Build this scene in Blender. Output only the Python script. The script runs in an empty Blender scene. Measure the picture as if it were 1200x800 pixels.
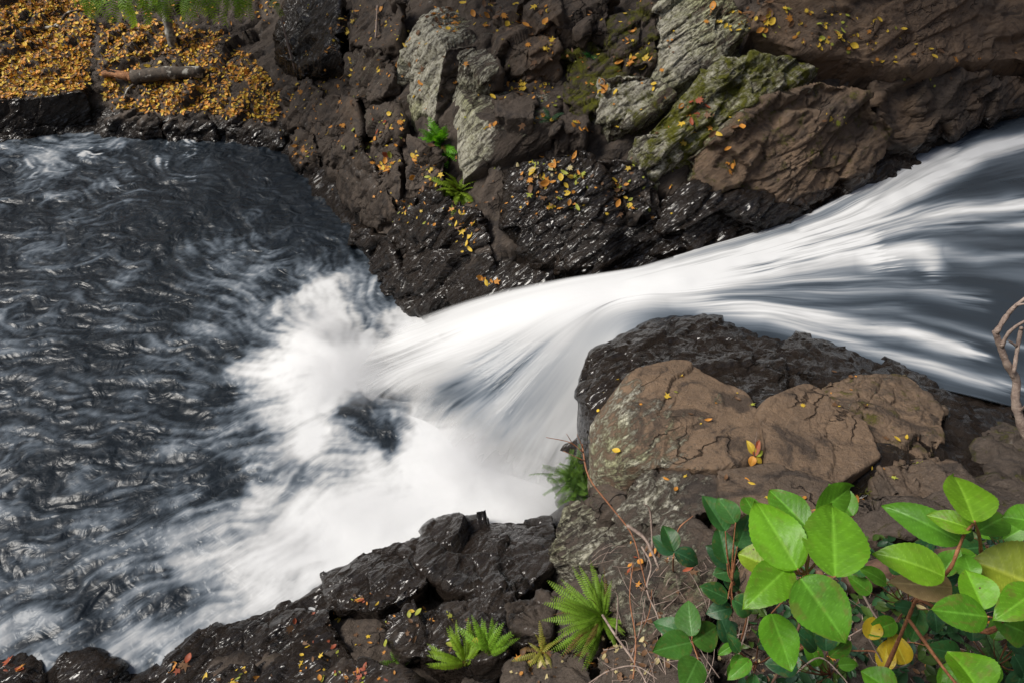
import bpy, bmesh, math, random
import numpy as np
from mathutils import Vector, Matrix, Quaternion

random.seed(7)
RNG = np.random.default_rng(7)
R = math.radians
SC = bpy.context.scene
COL = SC.collection

# ------------------------------------------------------------------ camera
CAMZ, PITCH, FPX = 4.6, R(42), 800.0
cam = bpy.data.cameras.new('camera')
cam.lens, cam.sensor_width, cam.sensor_fit = 24, 36, 'HORIZONTAL'
cam.clip_start, cam.clip_end = 0.05, 400
camo = bpy.data.objects.new('camera', cam)
COL.objects.link(camo)
camo.location = (0, 0, CAMZ)
camo.rotation_euler = (math.pi / 2 - PITCH, 0, 0)
SC.camera = camo

# ------------------------------------------------------------------ sky, sun, exposure
SUN_TO = Vector((-0.64, -0.08, 0.76)).normalized()
w = bpy.data.worlds.new('World')
SC.world = w
w.use_nodes = True
nt = w.node_tree
bg = nt.nodes['Background']
sky = nt.nodes.new('ShaderNodeTexSky')
sky.sky_type = 'NISHITA'
sky.sun_disc = False
sky.sun_elevation = math.asin(SUN_TO.z)
sky.sun_rotation = math.atan2(SUN_TO.x, SUN_TO.y)
sky.air_density, sky.dust_density, sky.ozone_density = 1.0, 1.5, 1.5
hs = nt.nodes.new('ShaderNodeHueSaturation')
hs.inputs['Saturation'].default_value = 0.62
nt.links.new(sky.outputs[0], hs.inputs['Color'])
nt.links.new(hs.outputs[0], bg.inputs['Color'])
bg.inputs['Strength'].default_value = 0.07
sl = bpy.data.lights.new('sun', 'SUN')
sl.energy, sl.angle, sl.color = 2.4, R(24), (1.0, 0.95, 0.87)
so = bpy.data.objects.new('sun', sl)
COL.objects.link(so)
so.rotation_euler = (-SUN_TO).to_track_quat('-Z', 'Y').to_euler()
SC.view_settings.view_transform = 'Standard'
SC.view_settings.look = 'None'
SC.view_settings.gamma = 1
SC.view_settings.exposure = 0.9
SC.render.engine = 'CYCLES'
SC.cycles.use_denoising = True
SC.cycles.max_bounces = 6
SC.cycles.diffuse_bounces = 3
SC.cycles.glossy_bounces = 3
SC.cycles.transmission_bounces = 4
SC.cycles.transparent_max_bounces = 16
SC.cycles.volume_bounces = 5
SC.cycles.use_fast_gi = False


# ------------------------------------------------------------------ numeric helpers
def ray(px, py):
    xc, yc = (px - 600) / FPX, (400 - py) / FPX
    c, s = math.cos(PITCH), math.sin(PITCH)
    return np.array([xc, c + yc * s, -s + yc * c])


def rays(px, py):
    xc, yc = (np.asarray(px) - 600) / FPX, (400 - np.asarray(py)) / FPX
    c, s = math.cos(PITCH), math.sin(PITCH)
    return np.stack([xc, c + yc * s, -s + yc * c], -1)


CAM = np.array([0, 0, CAMZ])


def pz(px, py, z):
    d = ray(px, py)
    return CAM + d * ((z - CAMZ) / d[2])


def pd(px, py, d):
    return CAM + ray(px, py) * d


def topix(P):
    c, s = math.cos(PITCH), math.sin(PITCH)
    y, z = P[..., 1], P[..., 2] - CAMZ
    dep = np.maximum(y * c - z * s, 0.05)
    up = y * s + z * c
    return 600 + FPX * P[..., 0] / dep, 400 - FPX * up / dep


def hsh(ix, iy, iz, seed):
    h = (ix.astype(np.uint32) * np.uint32(374761393) + iy.astype(np.uint32) * np.uint32(668265263)
         + iz.astype(np.uint32) * np.uint32(2147483647 ^ 0x5bd1e995) + np.uint32((seed * 1274126177) & 0xffffffff))
    h = (h ^ (h >> np.uint32(13))) * np.uint32(1274126177)
    h = (h ^ (h >> np.uint32(16))) * np.uint32(2246822519)
    return h ^ (h >> np.uint32(15))


def h01(h):
    return (h & np.uint32(0xffffff)).astype(np.float64) / 16777215.0


def vnoise(P, seed=0):
    I = np.floor(P).astype(np.int64)
    F = P - I
    F = F * F * F * (F * (F * 6 - 15) + 10)
    out = 0
    for dx in (0, 1):
        for dy in (0, 1):
            for dz in (0, 1):
                wgt = (F[:, 0] if dx else 1 - F[:, 0]) * (F[:, 1] if dy else 1 - F[:, 1]) * (F[:, 2] if dz else 1 - F[:, 2])
                out = out + wgt * h01(hsh(I[:, 0] + dx, I[:, 1] + dy, I[:, 2] + dz, seed))
    return out * 2 - 1


def fbm(P, octv=4, seed=0, gain=0.5, lac=2.03):
    a, o, t = 1.0, 0, 0
    for k in range(octv):
        o = o + a * vnoise(P * lac ** k + 17.3 * k, seed + k)
        t += a
        a *= gain
    return o / t


def cells(P, seed=0):
    I = np.floor(P).astype(np.int64)
    n = len(P)
    f1, f2 = np.full(n, 9e9), np.full(n, 9e9)
    bh = np.zeros(n, np.uint32)
    bd = np.zeros((n, 3))
    for dx in (-1, 0, 1):
        for dy in (-1, 0, 1):
            for dz in (-1, 0, 1):
                h = hsh(I[:, 0] + dx, I[:, 1] + dy, I[:, 2] + dz, seed)
                off = np.stack([h01(h), h01(h >> np.uint32(4)), h01(h >> np.uint32(8))], 1)
                D = P - (I + np.array([dx, dy, dz]) + off)
                d2 = (D * D).sum(1)
                m = d2 < f1
                f2 = np.where(m, f1, np.minimum(f2, d2))
                f1 = np.where(m, d2, f1)
                bh = np.where(m, h, bh)
                bd[m] = D[m]
    return np.sqrt(f1), np.sqrt(f2), bh, bd


def sstep(a, b, x):
    t = np.clip((x - a) / (b - a), 0, 1)
    return t * t * (3 - 2 * t)


def mesh_np(name, V, F, attrs=None, smooth=True, colors=None):
    """F: (n,k) int array with k = 3 or 4."""
    me = bpy.data.meshes.new(name)
    V = np.ascontiguousarray(V, np.float32)
    F = np.ascontiguousarray(F, np.int32)
    n, k = F.shape
    me.vertices.add(len(V))
    me.vertices.foreach_set('co', V.ravel())
    me.loops.add(n * k)
    me.loops.foreach_set('vertex_index', F.ravel())
    me.polygons.add(n)
    me.polygons.foreach_set('loop_start', np.arange(0, n * k, k, dtype=np.int32))
    me.update(calc_edges=True)
    if smooth:
        me.polygons.foreach_set('use_smooth', np.ones(n, bool))
    for a, v in (attrs or {}).items():
        at = me.attributes.new(a, 'FLOAT', 'POINT')
        at.data.foreach_set('value', np.ascontiguousarray(v, np.float32))
    if colors is not None:
        at = me.attributes.new('tint', 'FLOAT_COLOR', 'POINT')
        c4 = np.ones((len(V), 4), np.float32)
        c4[:, :3] = colors
        at.data.foreach_set('color', c4.ravel())
    me.update()
    return me


def obj(name, me, mat=None, parent=None, loc=None, label=None, cat=None, group=None, kind=None):
    o = bpy.data.objects.new(name, me)
    COL.objects.link(o)
    if mat is not None and me is not None and not me.materials:
        me.materials.append(mat)
    if parent is not None:
        o.parent = parent
    if loc is not None:
        o.location = loc
    for k, v in (('label', label), ('category', cat), ('group', group), ('kind', kind)):
        if v:
            o[k] = v
    return o


def gridF(nr, nc):
    i = np.arange(nr - 1)[:, None] * nc + np.arange(nc - 1)[None, :]
    i = i.ravel()
    return np.stack([i, i + 1, i + nc + 1, i + nc], 1)


# ------------------------------------------------------------------ materials
def newmat(name):
    m = bpy.data.materials.new(name)
    m.use_nodes = True
    t = m.node_tree
    t.nodes.clear()
    return m, t


class N:
    """tiny node-graph writer"""
    def __init__(self, t):
        self.t = t

    def n(self, kind, props=None, **ins):
        nd = self.t.nodes.new('ShaderNode' + kind)
        for k, v in (props or {}).items():
            setattr(nd, k, v)
        for k, v in ins.items():
            key = int(k[1:]) if k[0] == '_' and k[1:].isdigit() else k.replace('_', ' ')
            self.set(nd.inputs[key], v)
        return nd

    def set(self, sock, v):
        if isinstance(v, bpy.types.NodeSocket):
            self.t.links.new(v, sock)
        elif isinstance(v, bpy.types.Node):
            self.t.links.new(v.outputs[0], sock)
        else:
            if isinstance(v, (tuple, list)) and len(v) == 3 and sock.type == 'RGBA':
                v = (*v, 1)
            sock.default_value = v

    def math(self, op, a, b=0.0, c=0.0, clamp=False):
        nd = self.t.nodes.new('ShaderNodeMath')
        nd.operation = op
        nd.use_clamp = clamp
        for i, v in enumerate((a, b, c)):
            self.set(nd.inputs[i], v)
        return nd.outputs[0]

    def mix(self, f, a, b, blend='MIX'):
        nd = self.t.nodes.new('ShaderNodeMix')
        nd.data_type = 'RGBA'
        nd.blend_type = blend
        self.set(nd.inputs[0], f)
        self.set(nd.inputs[6], a)
        self.set(nd.inputs[7], b)
        return nd.outputs[2]

    def rng(self, v, a, b, c=0.0, d=1.0):
        nd = self.t.nodes.new('ShaderNodeMapRange')
        nd.interpolation_type = 'SMOOTHSTEP'
        for i, x in enumerate((v, a, b, c, d)):
            self.set(nd.inputs[i], x)
        return nd.outputs[0]

    def noise(self, vec, scale, detail=6, rough=0.55, dist=0.0):
        nd = self.t.nodes.new('ShaderNodeTexNoise')
        self.set(nd.inputs['Vector'], vec)
        nd.inputs['Scale'].default_value = scale
        nd.inputs['Detail'].default_value = detail
        nd.inputs['Roughness'].default_value = rough
        nd.inputs['Distortion'].default_value = dist
        return nd.outputs[0]

    def attr(self, name):
        nd = self.t.nodes.new('ShaderNodeAttribute')
        nd.attribute_name = name
        return nd


BED = np.array([-.60, .53, .60]) / np.linalg.norm([-.60, .53, .60])     # normal of the rock's layering


def make_rock_material():
    m, t = newmat('wet_schist')
    g = N(t)
    pos = g.n('NewGeometry').outputs['Position']
    wet, moss, lich, brn = (g.attr(a).outputs['Fac'] for a in ('wet', 'moss', 'lichen', 'brown'))
    # foliation frame
    dt = g.n('VectorMath', {'operation': 'DOT_PRODUCT'}, _0=pos, _1=tuple(BED)).outputs['Value']
    bv = g.n('VectorMath', {'operation': 'SCALE'}, _0=tuple(BED * 3.6)).outputs[0]
    sc_ = bv.node
    g.set(sc_.inputs['Scale'], dt)
    mp = g.n('VectorMath', {'operation': 'ADD'}, _0=pos, _1=bv).outputs[0]
    n_big = g.noise(pos, 1.7, 5, 0.6, 0.4)
    n_mid = g.noise(pos, 7.0, 8, 0.62, 0.3)
    n_fin = g.noise(pos, 38.0, 8, 0.7)
    n_fol = g.noise(mp, 6.5, 9, 0.68, 0.5)
    n_grain = g.noise(pos, 140.0, 4, 0.7)
    dark = g.mix(n_fol, (0.024, 0.0185, 0.015), (0.125, 0.096, 0.075))
    brown = g.mix(n_mid, (0.085, 0.060, 0.044), (0.275, 0.182, 0.112))
    bm = g.rng(g.math('ADD', brn, g.math('MULTIPLY', g.math('SUBTRACT', n_big, 0.5), 1.1)), 0.35, 0.75)
    base = g.mix(bm, dark, brown)
    base = g.mix(g.rng(n_fin, 0.42, 0.75, 0.0, 0.55), base, g.mix(0.5, base, (0.16, 0.13, 0.11)))
    base = g.mix(g.math('MULTIPLY', g.rng(n_grain, 0.56, 0.70, 0.0, 0.42), g.math('SUBTRACT', 1.0, g.math('MULTIPLY', wet, 0.9), clamp=True)), base, (0.25, 0.22, 0.185))
    # dark weathering stains
    st = g.rng(g.noise(pos, 3.3, 7, 0.7, 1.2), 0.50, 0.64, 0.0, 0.7)
    base = g.mix(st, base, (0.028, 0.024, 0.023))
    # lichen crust: small pale patches following the foliation
    lm = g.math('ADD', g.math('MULTIPLY', n_fol, 0.68), g.math('MULTIPLY', n_fin, 0.32))
    lmask = g.rng(g.math('ADD', lm, g.math('MULTIPLY', lich, 0.31)), 0.69, 0.84)
    lcol = g.mix(n_mid, (0.46, 0.435, 0.34), (0.68, 0.655, 0.56))
    lcol = g.mix(g.rng(n_big, 0.45, 0.7, 0, 0.6), lcol, (0.40, 0.42, 0.16))
    lcol = g.mix(g.rng(n_fin, 0.38, 0.60), g.mix(1.0, lcol, (0.58, 0.57, 0.50), 'MULTIPLY'), lcol)
    lcol = g.mix(g.rng(n_fol, 0.56, 0.42, 0.0, 0.45), lcol, (0.12, 0.105, 0.085))
    base = g.mix(lmask, base, lcol)
    # moss
    mm = g.math('ADD', g.noise(pos, 9.0, 9, 0.72, 0.4), g.math('MULTIPLY', moss, 0.5))
    mmask = g.rng(mm, 0.68, 0.88)
    mcol = g.mix(n_fin, (0.022, 0.034, 0.005), (0.25, 0.245, 0.02))
    base = g.mix(mmask, base, mcol)
    # wetness, also used to paint shade on some far rocks
    wv = g.math('ADD', wet, g.math('MULTIPLY', g.math('SUBTRACT', n_mid, 0.5), 0.9))
    wmask = g.rng(wv, 0.25, 0.75)
    dry = base
    base = g.mix(wmask, dry, g.mix(1.0, dry, (0.21, 0.20, 0.20), 'MULTIPLY'))
    rough = g.math('SUBTRACT', g.math('ADD', 0.62, g.math('MULTIPLY', n_fin, 0.25)),
                   g.math('MULTIPLY', wmask, g.math('SUBTRACT', 0.62, g.math('MULTIPLY', n_mid, 0.22))))
    # cracks and grain relief
    dpos = g.n('VectorMath', {'operation': 'ADD'}, _0=mp, _1=g.n('VectorMath', {'operation': 'SCALE'}, _0=g.n('TexNoise', Vector=pos, Scale=5.0, Detail=4.0).outputs['Color'], Scale=0.9)).outputs[0]
    vor = g.n('TexVoronoi', {'feature': 'DISTANCE_TO_EDGE'}, Vector=dpos, Scale=1.05).outputs['Distance']
    crack = g.math('MAXIMUM', g.rng(vor, 0.0, 0.03), g.rng(g.noise(pos, 1.9, 3, 0.5), 0.62, 0.54))
    base = g.mix(crack, g.mix(1.0, base, (0.3, 0.28, 0.27), 'MULTIPLY'), base)
    hgt = g.math('ADD', g.math('MULTIPLY', n_fol, g.math('ADD', 0.022, g.math('MULTIPLY', lmask, 0.035))), g.math('MULTIPLY', n_fin, g.math('SUBTRACT', 0.016, g.math('MULTIPLY', wmask, 0.012))))
    hgt = g.math('ADD', hgt, g.math('MULTIPLY', crack, 0.02))
    hgt = g.math('ADD', hgt, g.math('MULTIPLY', n_grain, g.math('SUBTRACT', 0.004, g.math('MULTIPLY', wmask, 0.0038))))
    hgt = g.math('ADD', hgt, g.math('MULTIPLY', g.math('MULTIPLY', mmask, g.noise(pos, 90, 5, 0.8)), 0.03))
    bump = g.n('Bump', Height=hgt, Strength=1.0, Distance=1.0)
    p = g.n('BsdfPrincipled', Base_Color=base, Roughness=rough, Normal=bump.outputs[0], IOR=1.45)
    g.set(p.inputs['Specular IOR Level'], g.math('SUBTRACT', 0.30, g.math('MULTIPLY', wmask, 0.18)))
    g.set(p.inputs['Coat Weight'], g.math('MULTIPLY', wmask, 0.62))
    p.inputs['Coat Roughness'].default_value = 0.17
    cb = g.n('Bump', Height=g.math('ADD', g.math('MULTIPLY', g.noise(mp, 3.6, 1.5, 0.5, 0.4), 0.13), g.math('MULTIPLY', g.noise(pos, 7.0, 1.0, 0.5), 0.03)), Strength=1.0, Distance=1.0)
    g.set(p.inputs['Coat Normal'], cb.outputs[0])
    o = g.n('OutputMaterial', Surface=p.outputs[0])
    return m


def make_leaf_material(name, transl=0.35, rough=0.5, spec=0.4, bumpy=False, spots=False):
    m, t = newmat(name)
    g = N(t)
    pos = g.n('NewGeometry').outputs['Position']
    tint = g.attr('tint').outputs['Color']
    n1 = g.noise(pos, 60, 5, 0.6)
    col = g.mix(0.5, tint, g.mix(1.0, tint, g.mix(n1, (0.5, 0.5, 0.5), (1.5, 1.5, 1.5)), 'MULTIPLY'))
    if spots:
        vo = g.n('TexVoronoi', Vector=pos, Scale=70.0).outputs['Distance']
        sp = g.math('MULTIPLY', g.rng(vo, 0.16, 0.10), g.rng(g.noise(pos, 16, 2), 0.52, 0.6))
        col = g.mix(sp, col, (0.09, 0.03, 0.015))
    bm = g.n('Bump', Height=n1, Strength=0.35, Distance=0.004)
    p = g.n('BsdfPrincipled', Base_Color=col, Roughness=rough, Normal=bm.outputs[0])
    p.inputs['Specular IOR Level'].default_value = spec
    tr = g.n('BsdfTranslucent', Color=g.mix(1.0, col, (1.25, 1.2, 0.7), 'MULTIPLY'))
    mx = g.n('MixShader', _0=transl, _1=p.outputs[0], _2=tr.outputs[0])
    g.n('OutputMaterial', Surface=mx.outputs[0])
    return m


def make_wood_material(name, c1, c2, rough=0.75, scale=30, lichen=0.0, lc=(0.45, 0.43, 0.38)):
    m, t = newmat(name)
    g = N(t)
    pos = g.n('NewGeometry').outputs['Position']
    n1 = g.noise(pos, scale, 7, 0.65, 0.6)
    n2 = g.noise(pos, scale * 0.3, 5, 0.6)
    col = g.mix(g.rng(n1, 0.3, 0.7), c1, c2)
    if lichen:
        col = g.mix(g.rng(g.math('ADD', n2, lichen), 0.75, 0.85), col, lc)
    bm = g.n('Bump', Height=n1, Strength=0.6, Distance=0.01)
    p = g.n('BsdfPrincipled', Base_Color=col, Roughness=rough, Normal=bm.outputs[0])
    g.n('OutputMaterial', Surface=p.outputs[0])
    return m


def make_water_material(name, sheet=False):
    """clear dark tannin water carrying white aerated foam, plus pale reflections painted on the pool (attribute foam); sheets thin out by attribute alpha"""
    m, t = newmat(name)
    g = N(t)
    pos = g.n('NewGeometry').outputs['Position']
    foam = g.attr('foam').outputs['Fac']
    n1 = g.noise(pos, 9.0, 6, 0.6, 1.4)
    n2 = g.noise(pos, 34.0, 5, 0.6, 0.8)
    if sheet:
        hgt = g.math('MULTIPLY', g.attr('silk').outputs['Fac'], 0.030)
    else:
        n1 = g.noise(pos, 3.8, 1.5, 0.5, 1.8)
        n2 = g.noise(pos, 15.0, 1.0, 0.5, 1.5)
        hgt = g.math('ADD', g.math('MULTIPLY', n1, 0.036), g.math('MULTIPLY', n2, 0.0055))
    bw = g.n('Bump', Height=hgt, Strength=1.0, Distance=1.0)
    wtr = g.n('BsdfPrincipled', Base_Color=(0.008, 0.012, 0.017), Roughness=0.38 if not sheet else 0.18, Normal=bw.outputs[0], IOR=1.34)
    wtr.inputs['Specular IOR Level'].default_value = 0.62 if not sheet else 0.32
    bf = g.n('Bump', Height=hgt, Strength=0.10, Distance=1.0)
    fcol = g.mix(g.rng(foam, 0.05, 0.75), (0.36, 0.44, 0.54), (0.62, 0.625, 0.63))  # low values tinted blue: thin bubbles and painted sky reflections
    fm = g.n('BsdfPrincipled', Base_Color=fcol, Roughness=0.9, Normal=bf.outputs[0])
    fm.inputs['Specular IOR Level'].default_value = 0.1
    mx = g.n('MixShader', _0=foam, _1=wtr.outputs[0], _2=fm.outputs[0])
    out = mx.outputs[0]
    if sheet:
        al = g.attr('alpha').outputs['Fac']
        tr = g.n('BsdfTransparent')
        out = g.n('MixShader', _0=al, _1=tr.outputs[0], _2=out).outputs[0]
    g.n('OutputMaterial', Surface=out)
    return m


M_ROCK = make_rock_material()
M_LITTER = make_leaf_material('fallen_leaf', 0.2, 0.55, 0.35)
M_GREEN = make_leaf_material('green_leaf', 0.36, 0.42, 0.40)
M_SPOT = make_leaf_material('spotted_leaf', 0.32, 0.45, 0.4, spots=True)
M_FERN = make_leaf_material('fern_frond', 0.38, 0.5, 0.3)
M_TWIG = make_wood_material('grey_twig', (0.16, 0.11, 0.09), (0.36, 0.28, 0.23), scale=60)
M_REDTWIG = make_wood_material('red_stem', (0.22, 0.08, 0.035), (0.38, 0.17, 0.08), 0.55, 60)
M_BARK = make_wood_material('lichened_bark', (0.035, 0.028, 0.022), (0.11, 0.085, 0.065), 0.9, 25, 0.22)
M_ROT = make_wood_material('rotten_wood', (0.14, 0.055, 0.022), (0.36, 0.17, 0.07), 0.85, 40)
M_LOG = make_wood_material('rotten_log', (0.03, 0.016, 0.010), (0.12, 0.065, 0.04), 0.85, 18)
M_POOL = make_water_material('pool_water')
M_SHEET = make_water_material('falling_water', sheet=True)

# ------------------------------------------------------------------ ground heights
CTRL_PX = [  # (px, py, z) of points the photo shows
    # far pool edge
    (-60, 170, 0), (0, 158, 0), (50, 156, .0), (100, 152, 0), (160, 162, 0), (260, 167, 0), (330, 172, 0), (345, 198, 0), (375, 238, 0),
    (410, 275, 0), (440, 330, 0), (470, 365, 0), (500, 378, .05),
    # far left bank
    (-60, 112, .62), (0, 111, .60), (50, 108, .56), (100, 104, .52), (130, 135, .25), (200, 140, .25), (280, 140, .25), (200, 90, .62), (290, 110, .55),
    (200, 30, 1.12), (50, 50, .95), (50, 0, 1.4), (200, 0, 1.45), (-60, 0, 1.5), (350, 60, 1.0), (330, 0, 1.3), (350, 100, .85), (380, 150, .6),
    (420, 150, .95), (450, 200, .85), (430, 240, .5), (450, 100, 1.6), (450, 50, 1.85), (450, 0, 2.1),
    # far bank centre
    (570, 343, .62), (660, 324, .98), (740, 312, 1.06), (820, 290, 1.13), (920, 256, 1.22), (1010, 216, 1.28), (1100, 150, 1.34), (1200, 112, 1.40),
    (540, 290, .85), (520, 200, 1.35), (600, 200, 1.5), (600, 100, 2.1), (600, 0, 2.6), (520, 100, 1.95), (520, 0, 2.4), (700, 200, 1.6), (700, 250, 1.35), (700, 100, 2.15), (700, 0, 2.65),
    (800, 200, 1.65), (800, 100, 2.2), (800, 0, 2.7), (900, 150, 1.85), (900, 80, 2.25), (900, 0, 2.7), (1000, 150, 1.72), (1000, 85, 2.1), (1000, 0, 2.6), (1100, 80, 1.85), (1100, 0, 2.4), (1200, 78, 1.64), (1200, 0, 2.15),
    # stream bed
    (1330, 200, .95), (1200, 250, .9), (1200, 350, .9), (1100, 300, .9), (1000, 300, .85), (900, 320, .8), (800, 340, .75), (740, 346, .65), (660, 380, .4), (580, 420, .1), (500, 420, -.2), (600, 500, -.1), (640, 480, .1),
    # near edge of the stream
    (712, 378, .85), (800, 374, 1.0), (885, 384, 1.08), (980, 404, 1.16), (1085, 432, 1.2), (1195, 464, 1.22), (1360, 545, 1.25),
    # near boulder
    (760, 400, .75), (800, 480, .95), (1000, 450, .95), (1100, 500, 1.05), (900, 560, 1.3), (1100, 580, 1.5), (740, 530, .9), (700, 500, .5), (690, 430, .45),
    # near bank
    (520, 609, 0), (440, 643, 0), (372, 668, 0), (330, 706, 0), (230, 733, 0), (150, 780, 0), (60, 753, 0), (0, 760, 0), (-60, 765, 0), (640, 602, .0),
    (640, 650, .15), (560, 700, .3), (450, 740, .35), (200, 800, .12), (600, 800, .8), (690, 640, .45), (750, 600, 1.0), (700, 720, .9), (850, 700, 1.6), (1000, 700, 2.25), (1000, 620, 2.0), (1200, 650, 2.4), (1200, 600, 2.1), (1200, 800, 2.65), (1000, 800, 2.45), (800, 800, 1.75), (700, 800, 1.25), (400, 800, .55),
    # pool floor
    (50, 250, -.8), (50, 450, -1), (50, 650, -.8), (250, 250, -.7), (250, 450, -1), (250, 600, -.9), (400, 350, -.7), (400, 500, -.9), (450, 580, -.6), (350, 620, -.5), (150, 700, -.6),
]
CTRL_W = [(-16, 15, 4), (-8, 16, 5.5), (0, 13.5, 6.5), (6, 13, 6.5), (10, 11, 4), (-16, 11.5, 1.6), (-16, 6, -1), (-16, 2, 0), (0.6, 0, 2.9), (-1.5, 0, 1.3), (-5, 0.4, .4), (-10, 0.6, .4),
          (2.5, 0, 3.0), (5, 0, 3), (6, 2, 2.2), (-16, -2, 1), (0, -3, 3.6), (8, -3, 3.6), (-6, -3, 2.0), (8, 5, .95), (11, 6, 1), (-8, 20, 8), (2, 20, 10), (12, 20, 8), (-16, 20, 6), (9, 8.5, 2)]
CP = np.array([pz(*c) for c in CTRL_PX] + [np.array(c, float) for c in CTRL_W])
_d = np.sqrt(((CP[:, None, :2] - CP[None, :, :2]) ** 2).sum(-1))
_n = len(CP)
_A = np.zeros((_n + 3, _n + 3))
_A[:_n, :_n] = _d - 0.02 * np.eye(_n)
_A[:_n, _n:] = np.c_[np.ones(_n), CP[:, :2]]
_A[_n:, :_n] = _A[:_n, _n:].T
_sol = np.linalg.solve(_A, np.r_[CP[:, 2], 0, 0, 0])


def rbf(X):
    o = np.empty(len(X))
    for a in range(0, len(X), 40000):
        x = X[a:a + 40000]
        d = np.sqrt(((x[:, None, :] - CP[None, :, :2]) ** 2).sum(-1))
        o[a:a + 40000] = d @ _sol[:_n] + _sol[_n] + x @ _sol[_n + 1:]
    return o


GX0, GX1, GY0, GY1, GS = -16.0, 12.0, -3.0, 20.0, 0.05
gx = np.arange(GX0, GX1 + 1e-6, GS)
gy = np.arange(GY0, GY1 + 1e-6, GS)
GXX, GYY = np.meshgrid(gx, gy)
GZ = rbf(np.c_[GXX.ravel(), GYY.ravel()]).reshape(GXX.shape)


def Bz(x, y):
    fx = np.clip((np.asarray(x) - GX0) / GS, 0, len(gx) - 1.001)
    fy = np.clip((np.asarray(y) - GY0) / GS, 0, len(gy) - 1.001)
    i, j = fx.astype(int), fy.astype(int)
    u, v = fx - i, fy - j
    return (GZ[j, i] * (1 - u) + GZ[j, i + 1] * u) * (1 - v) + (GZ[j + 1, i] * (1 - u) + GZ[j + 1, i + 1] * u) * v


def hit(px, py, h=0.0):
    d = ray(px, py)
    t = np.linspace(1.2, 18, 3400)
    P = CAM + t[:, None] * d
    below = P[:, 2] < Bz(P[:, 0], P[:, 1]) + h
    k = int(np.argmax(below)) if below.any() else len(t) - 1
    return P[k]


# water lines, for wetness
WL = [(-60, 166, 0), (0, 158, 0), (100, 152, 0), (160, 162, 0), (330, 172, 0), (345, 198, 0), (375, 238, 0), (410, 275, 0), (440, 330, 0), (480, 370, 0),
      (570, 350, .6), (660, 330, .9), (740, 316, 1.05), (820, 295, 1.12), (920, 262, 1.2), (1010, 222, 1.25), (1100, 155, 1.32), (1200, 118, 1.36)]
WL2 = [(-60, 765, 0), (0, 758, 0), (60, 752, 0), (150, 780, 0), (230, 733, 0), (330, 706, 0), (372, 667, 0), (440, 643, 0), (520, 608, 0), (640, 600, 0), (655, 540, .3), (676, 460, .7), (712, 376, 1.0),
       (800, 373, 1.08), (885, 383, 1.13), (980, 403, 1.2), (1085, 431, 1.25), (1190, 460, 1.27), (1360, 545, 1.3)]


def dense(L, k=8):
    A = np.array([pz(*p) for p in L])
    return np.concatenate([A[i] + (A[i + 1] - A[i]) * np.linspace(0, 1, k, endpoint=False)[:, None] for i in range(len(A) - 1)])


WPTS = np.r_[dense(WL), dense(WL2)]


def water_dist(P):
    o = np.empty(len(P))
    for a in range(0, len(P), 30000):
        d = P[a:a + 30000, None, :] - WPTS[None]
        d[..., 2] *= 1.3
        o[a:a + 30000] = np.sqrt((d ** 2).sum(-1).min(1))
    return o




def rock_relief(P, size, seed, amp):
    """blocky, layered relief of jointed schist, metres"""
    Q = P + (P @ BED)[:, None] * BED * 1.3
    Q = Q + 0.05 * np.stack([fbm(P * 2.5, 3, seed + 50), fbm(P * 2.5, 3, seed + 60), fbm(P * 2.5, 3, seed + 70)], 1)
    f = 1.35 / max(size, 0.28)
    d = 0
    for fr, A, T, G in ((f, .07, .30, .012), (f * 2.6, .024, .26, .009), (f * 7, .008, .20, .004)):
        f1, f2, hh, D = cells(Q * fr, seed + int(fr * 10))
        tl = np.stack([h01(hh >> np.uint32(3)) - .5, h01(hh >> np.uint32(6)) - .5, h01(hh >> np.uint32(9)) - .5], 1)
        d = d + size * ((h01(hh >> np.uint32(2)) - .5) * A + (tl * D).sum(1) * T / fr / max(size, .28) * 1.0 - G * (1 - sstep(0.0, .12, f2 - f1)))
    d = d + 0.007 * fbm(P * 9, 4, seed + 9, .6) + 0.008 * (np.abs(fbm(Q * 7, 4, seed + 19, .6)))
    return d * amp


_ico = {}


def ico(l):
    if l not in _ico:
        bm = bmesh.new()
        bmesh.ops.create_icosphere(bm, subdivisions=l, radius=1)
        V = np.array([v.co[:] for v in bm.verts])
        F = np.array([[v.index for v in f.verts] for f in bm.faces], int)
        bm.free()
        _ico[l] = (V / np.linalg.norm(V, axis=1)[:, None], F)
    return _ico[l]


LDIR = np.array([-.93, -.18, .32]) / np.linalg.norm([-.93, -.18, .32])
_seed = [100]


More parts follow.
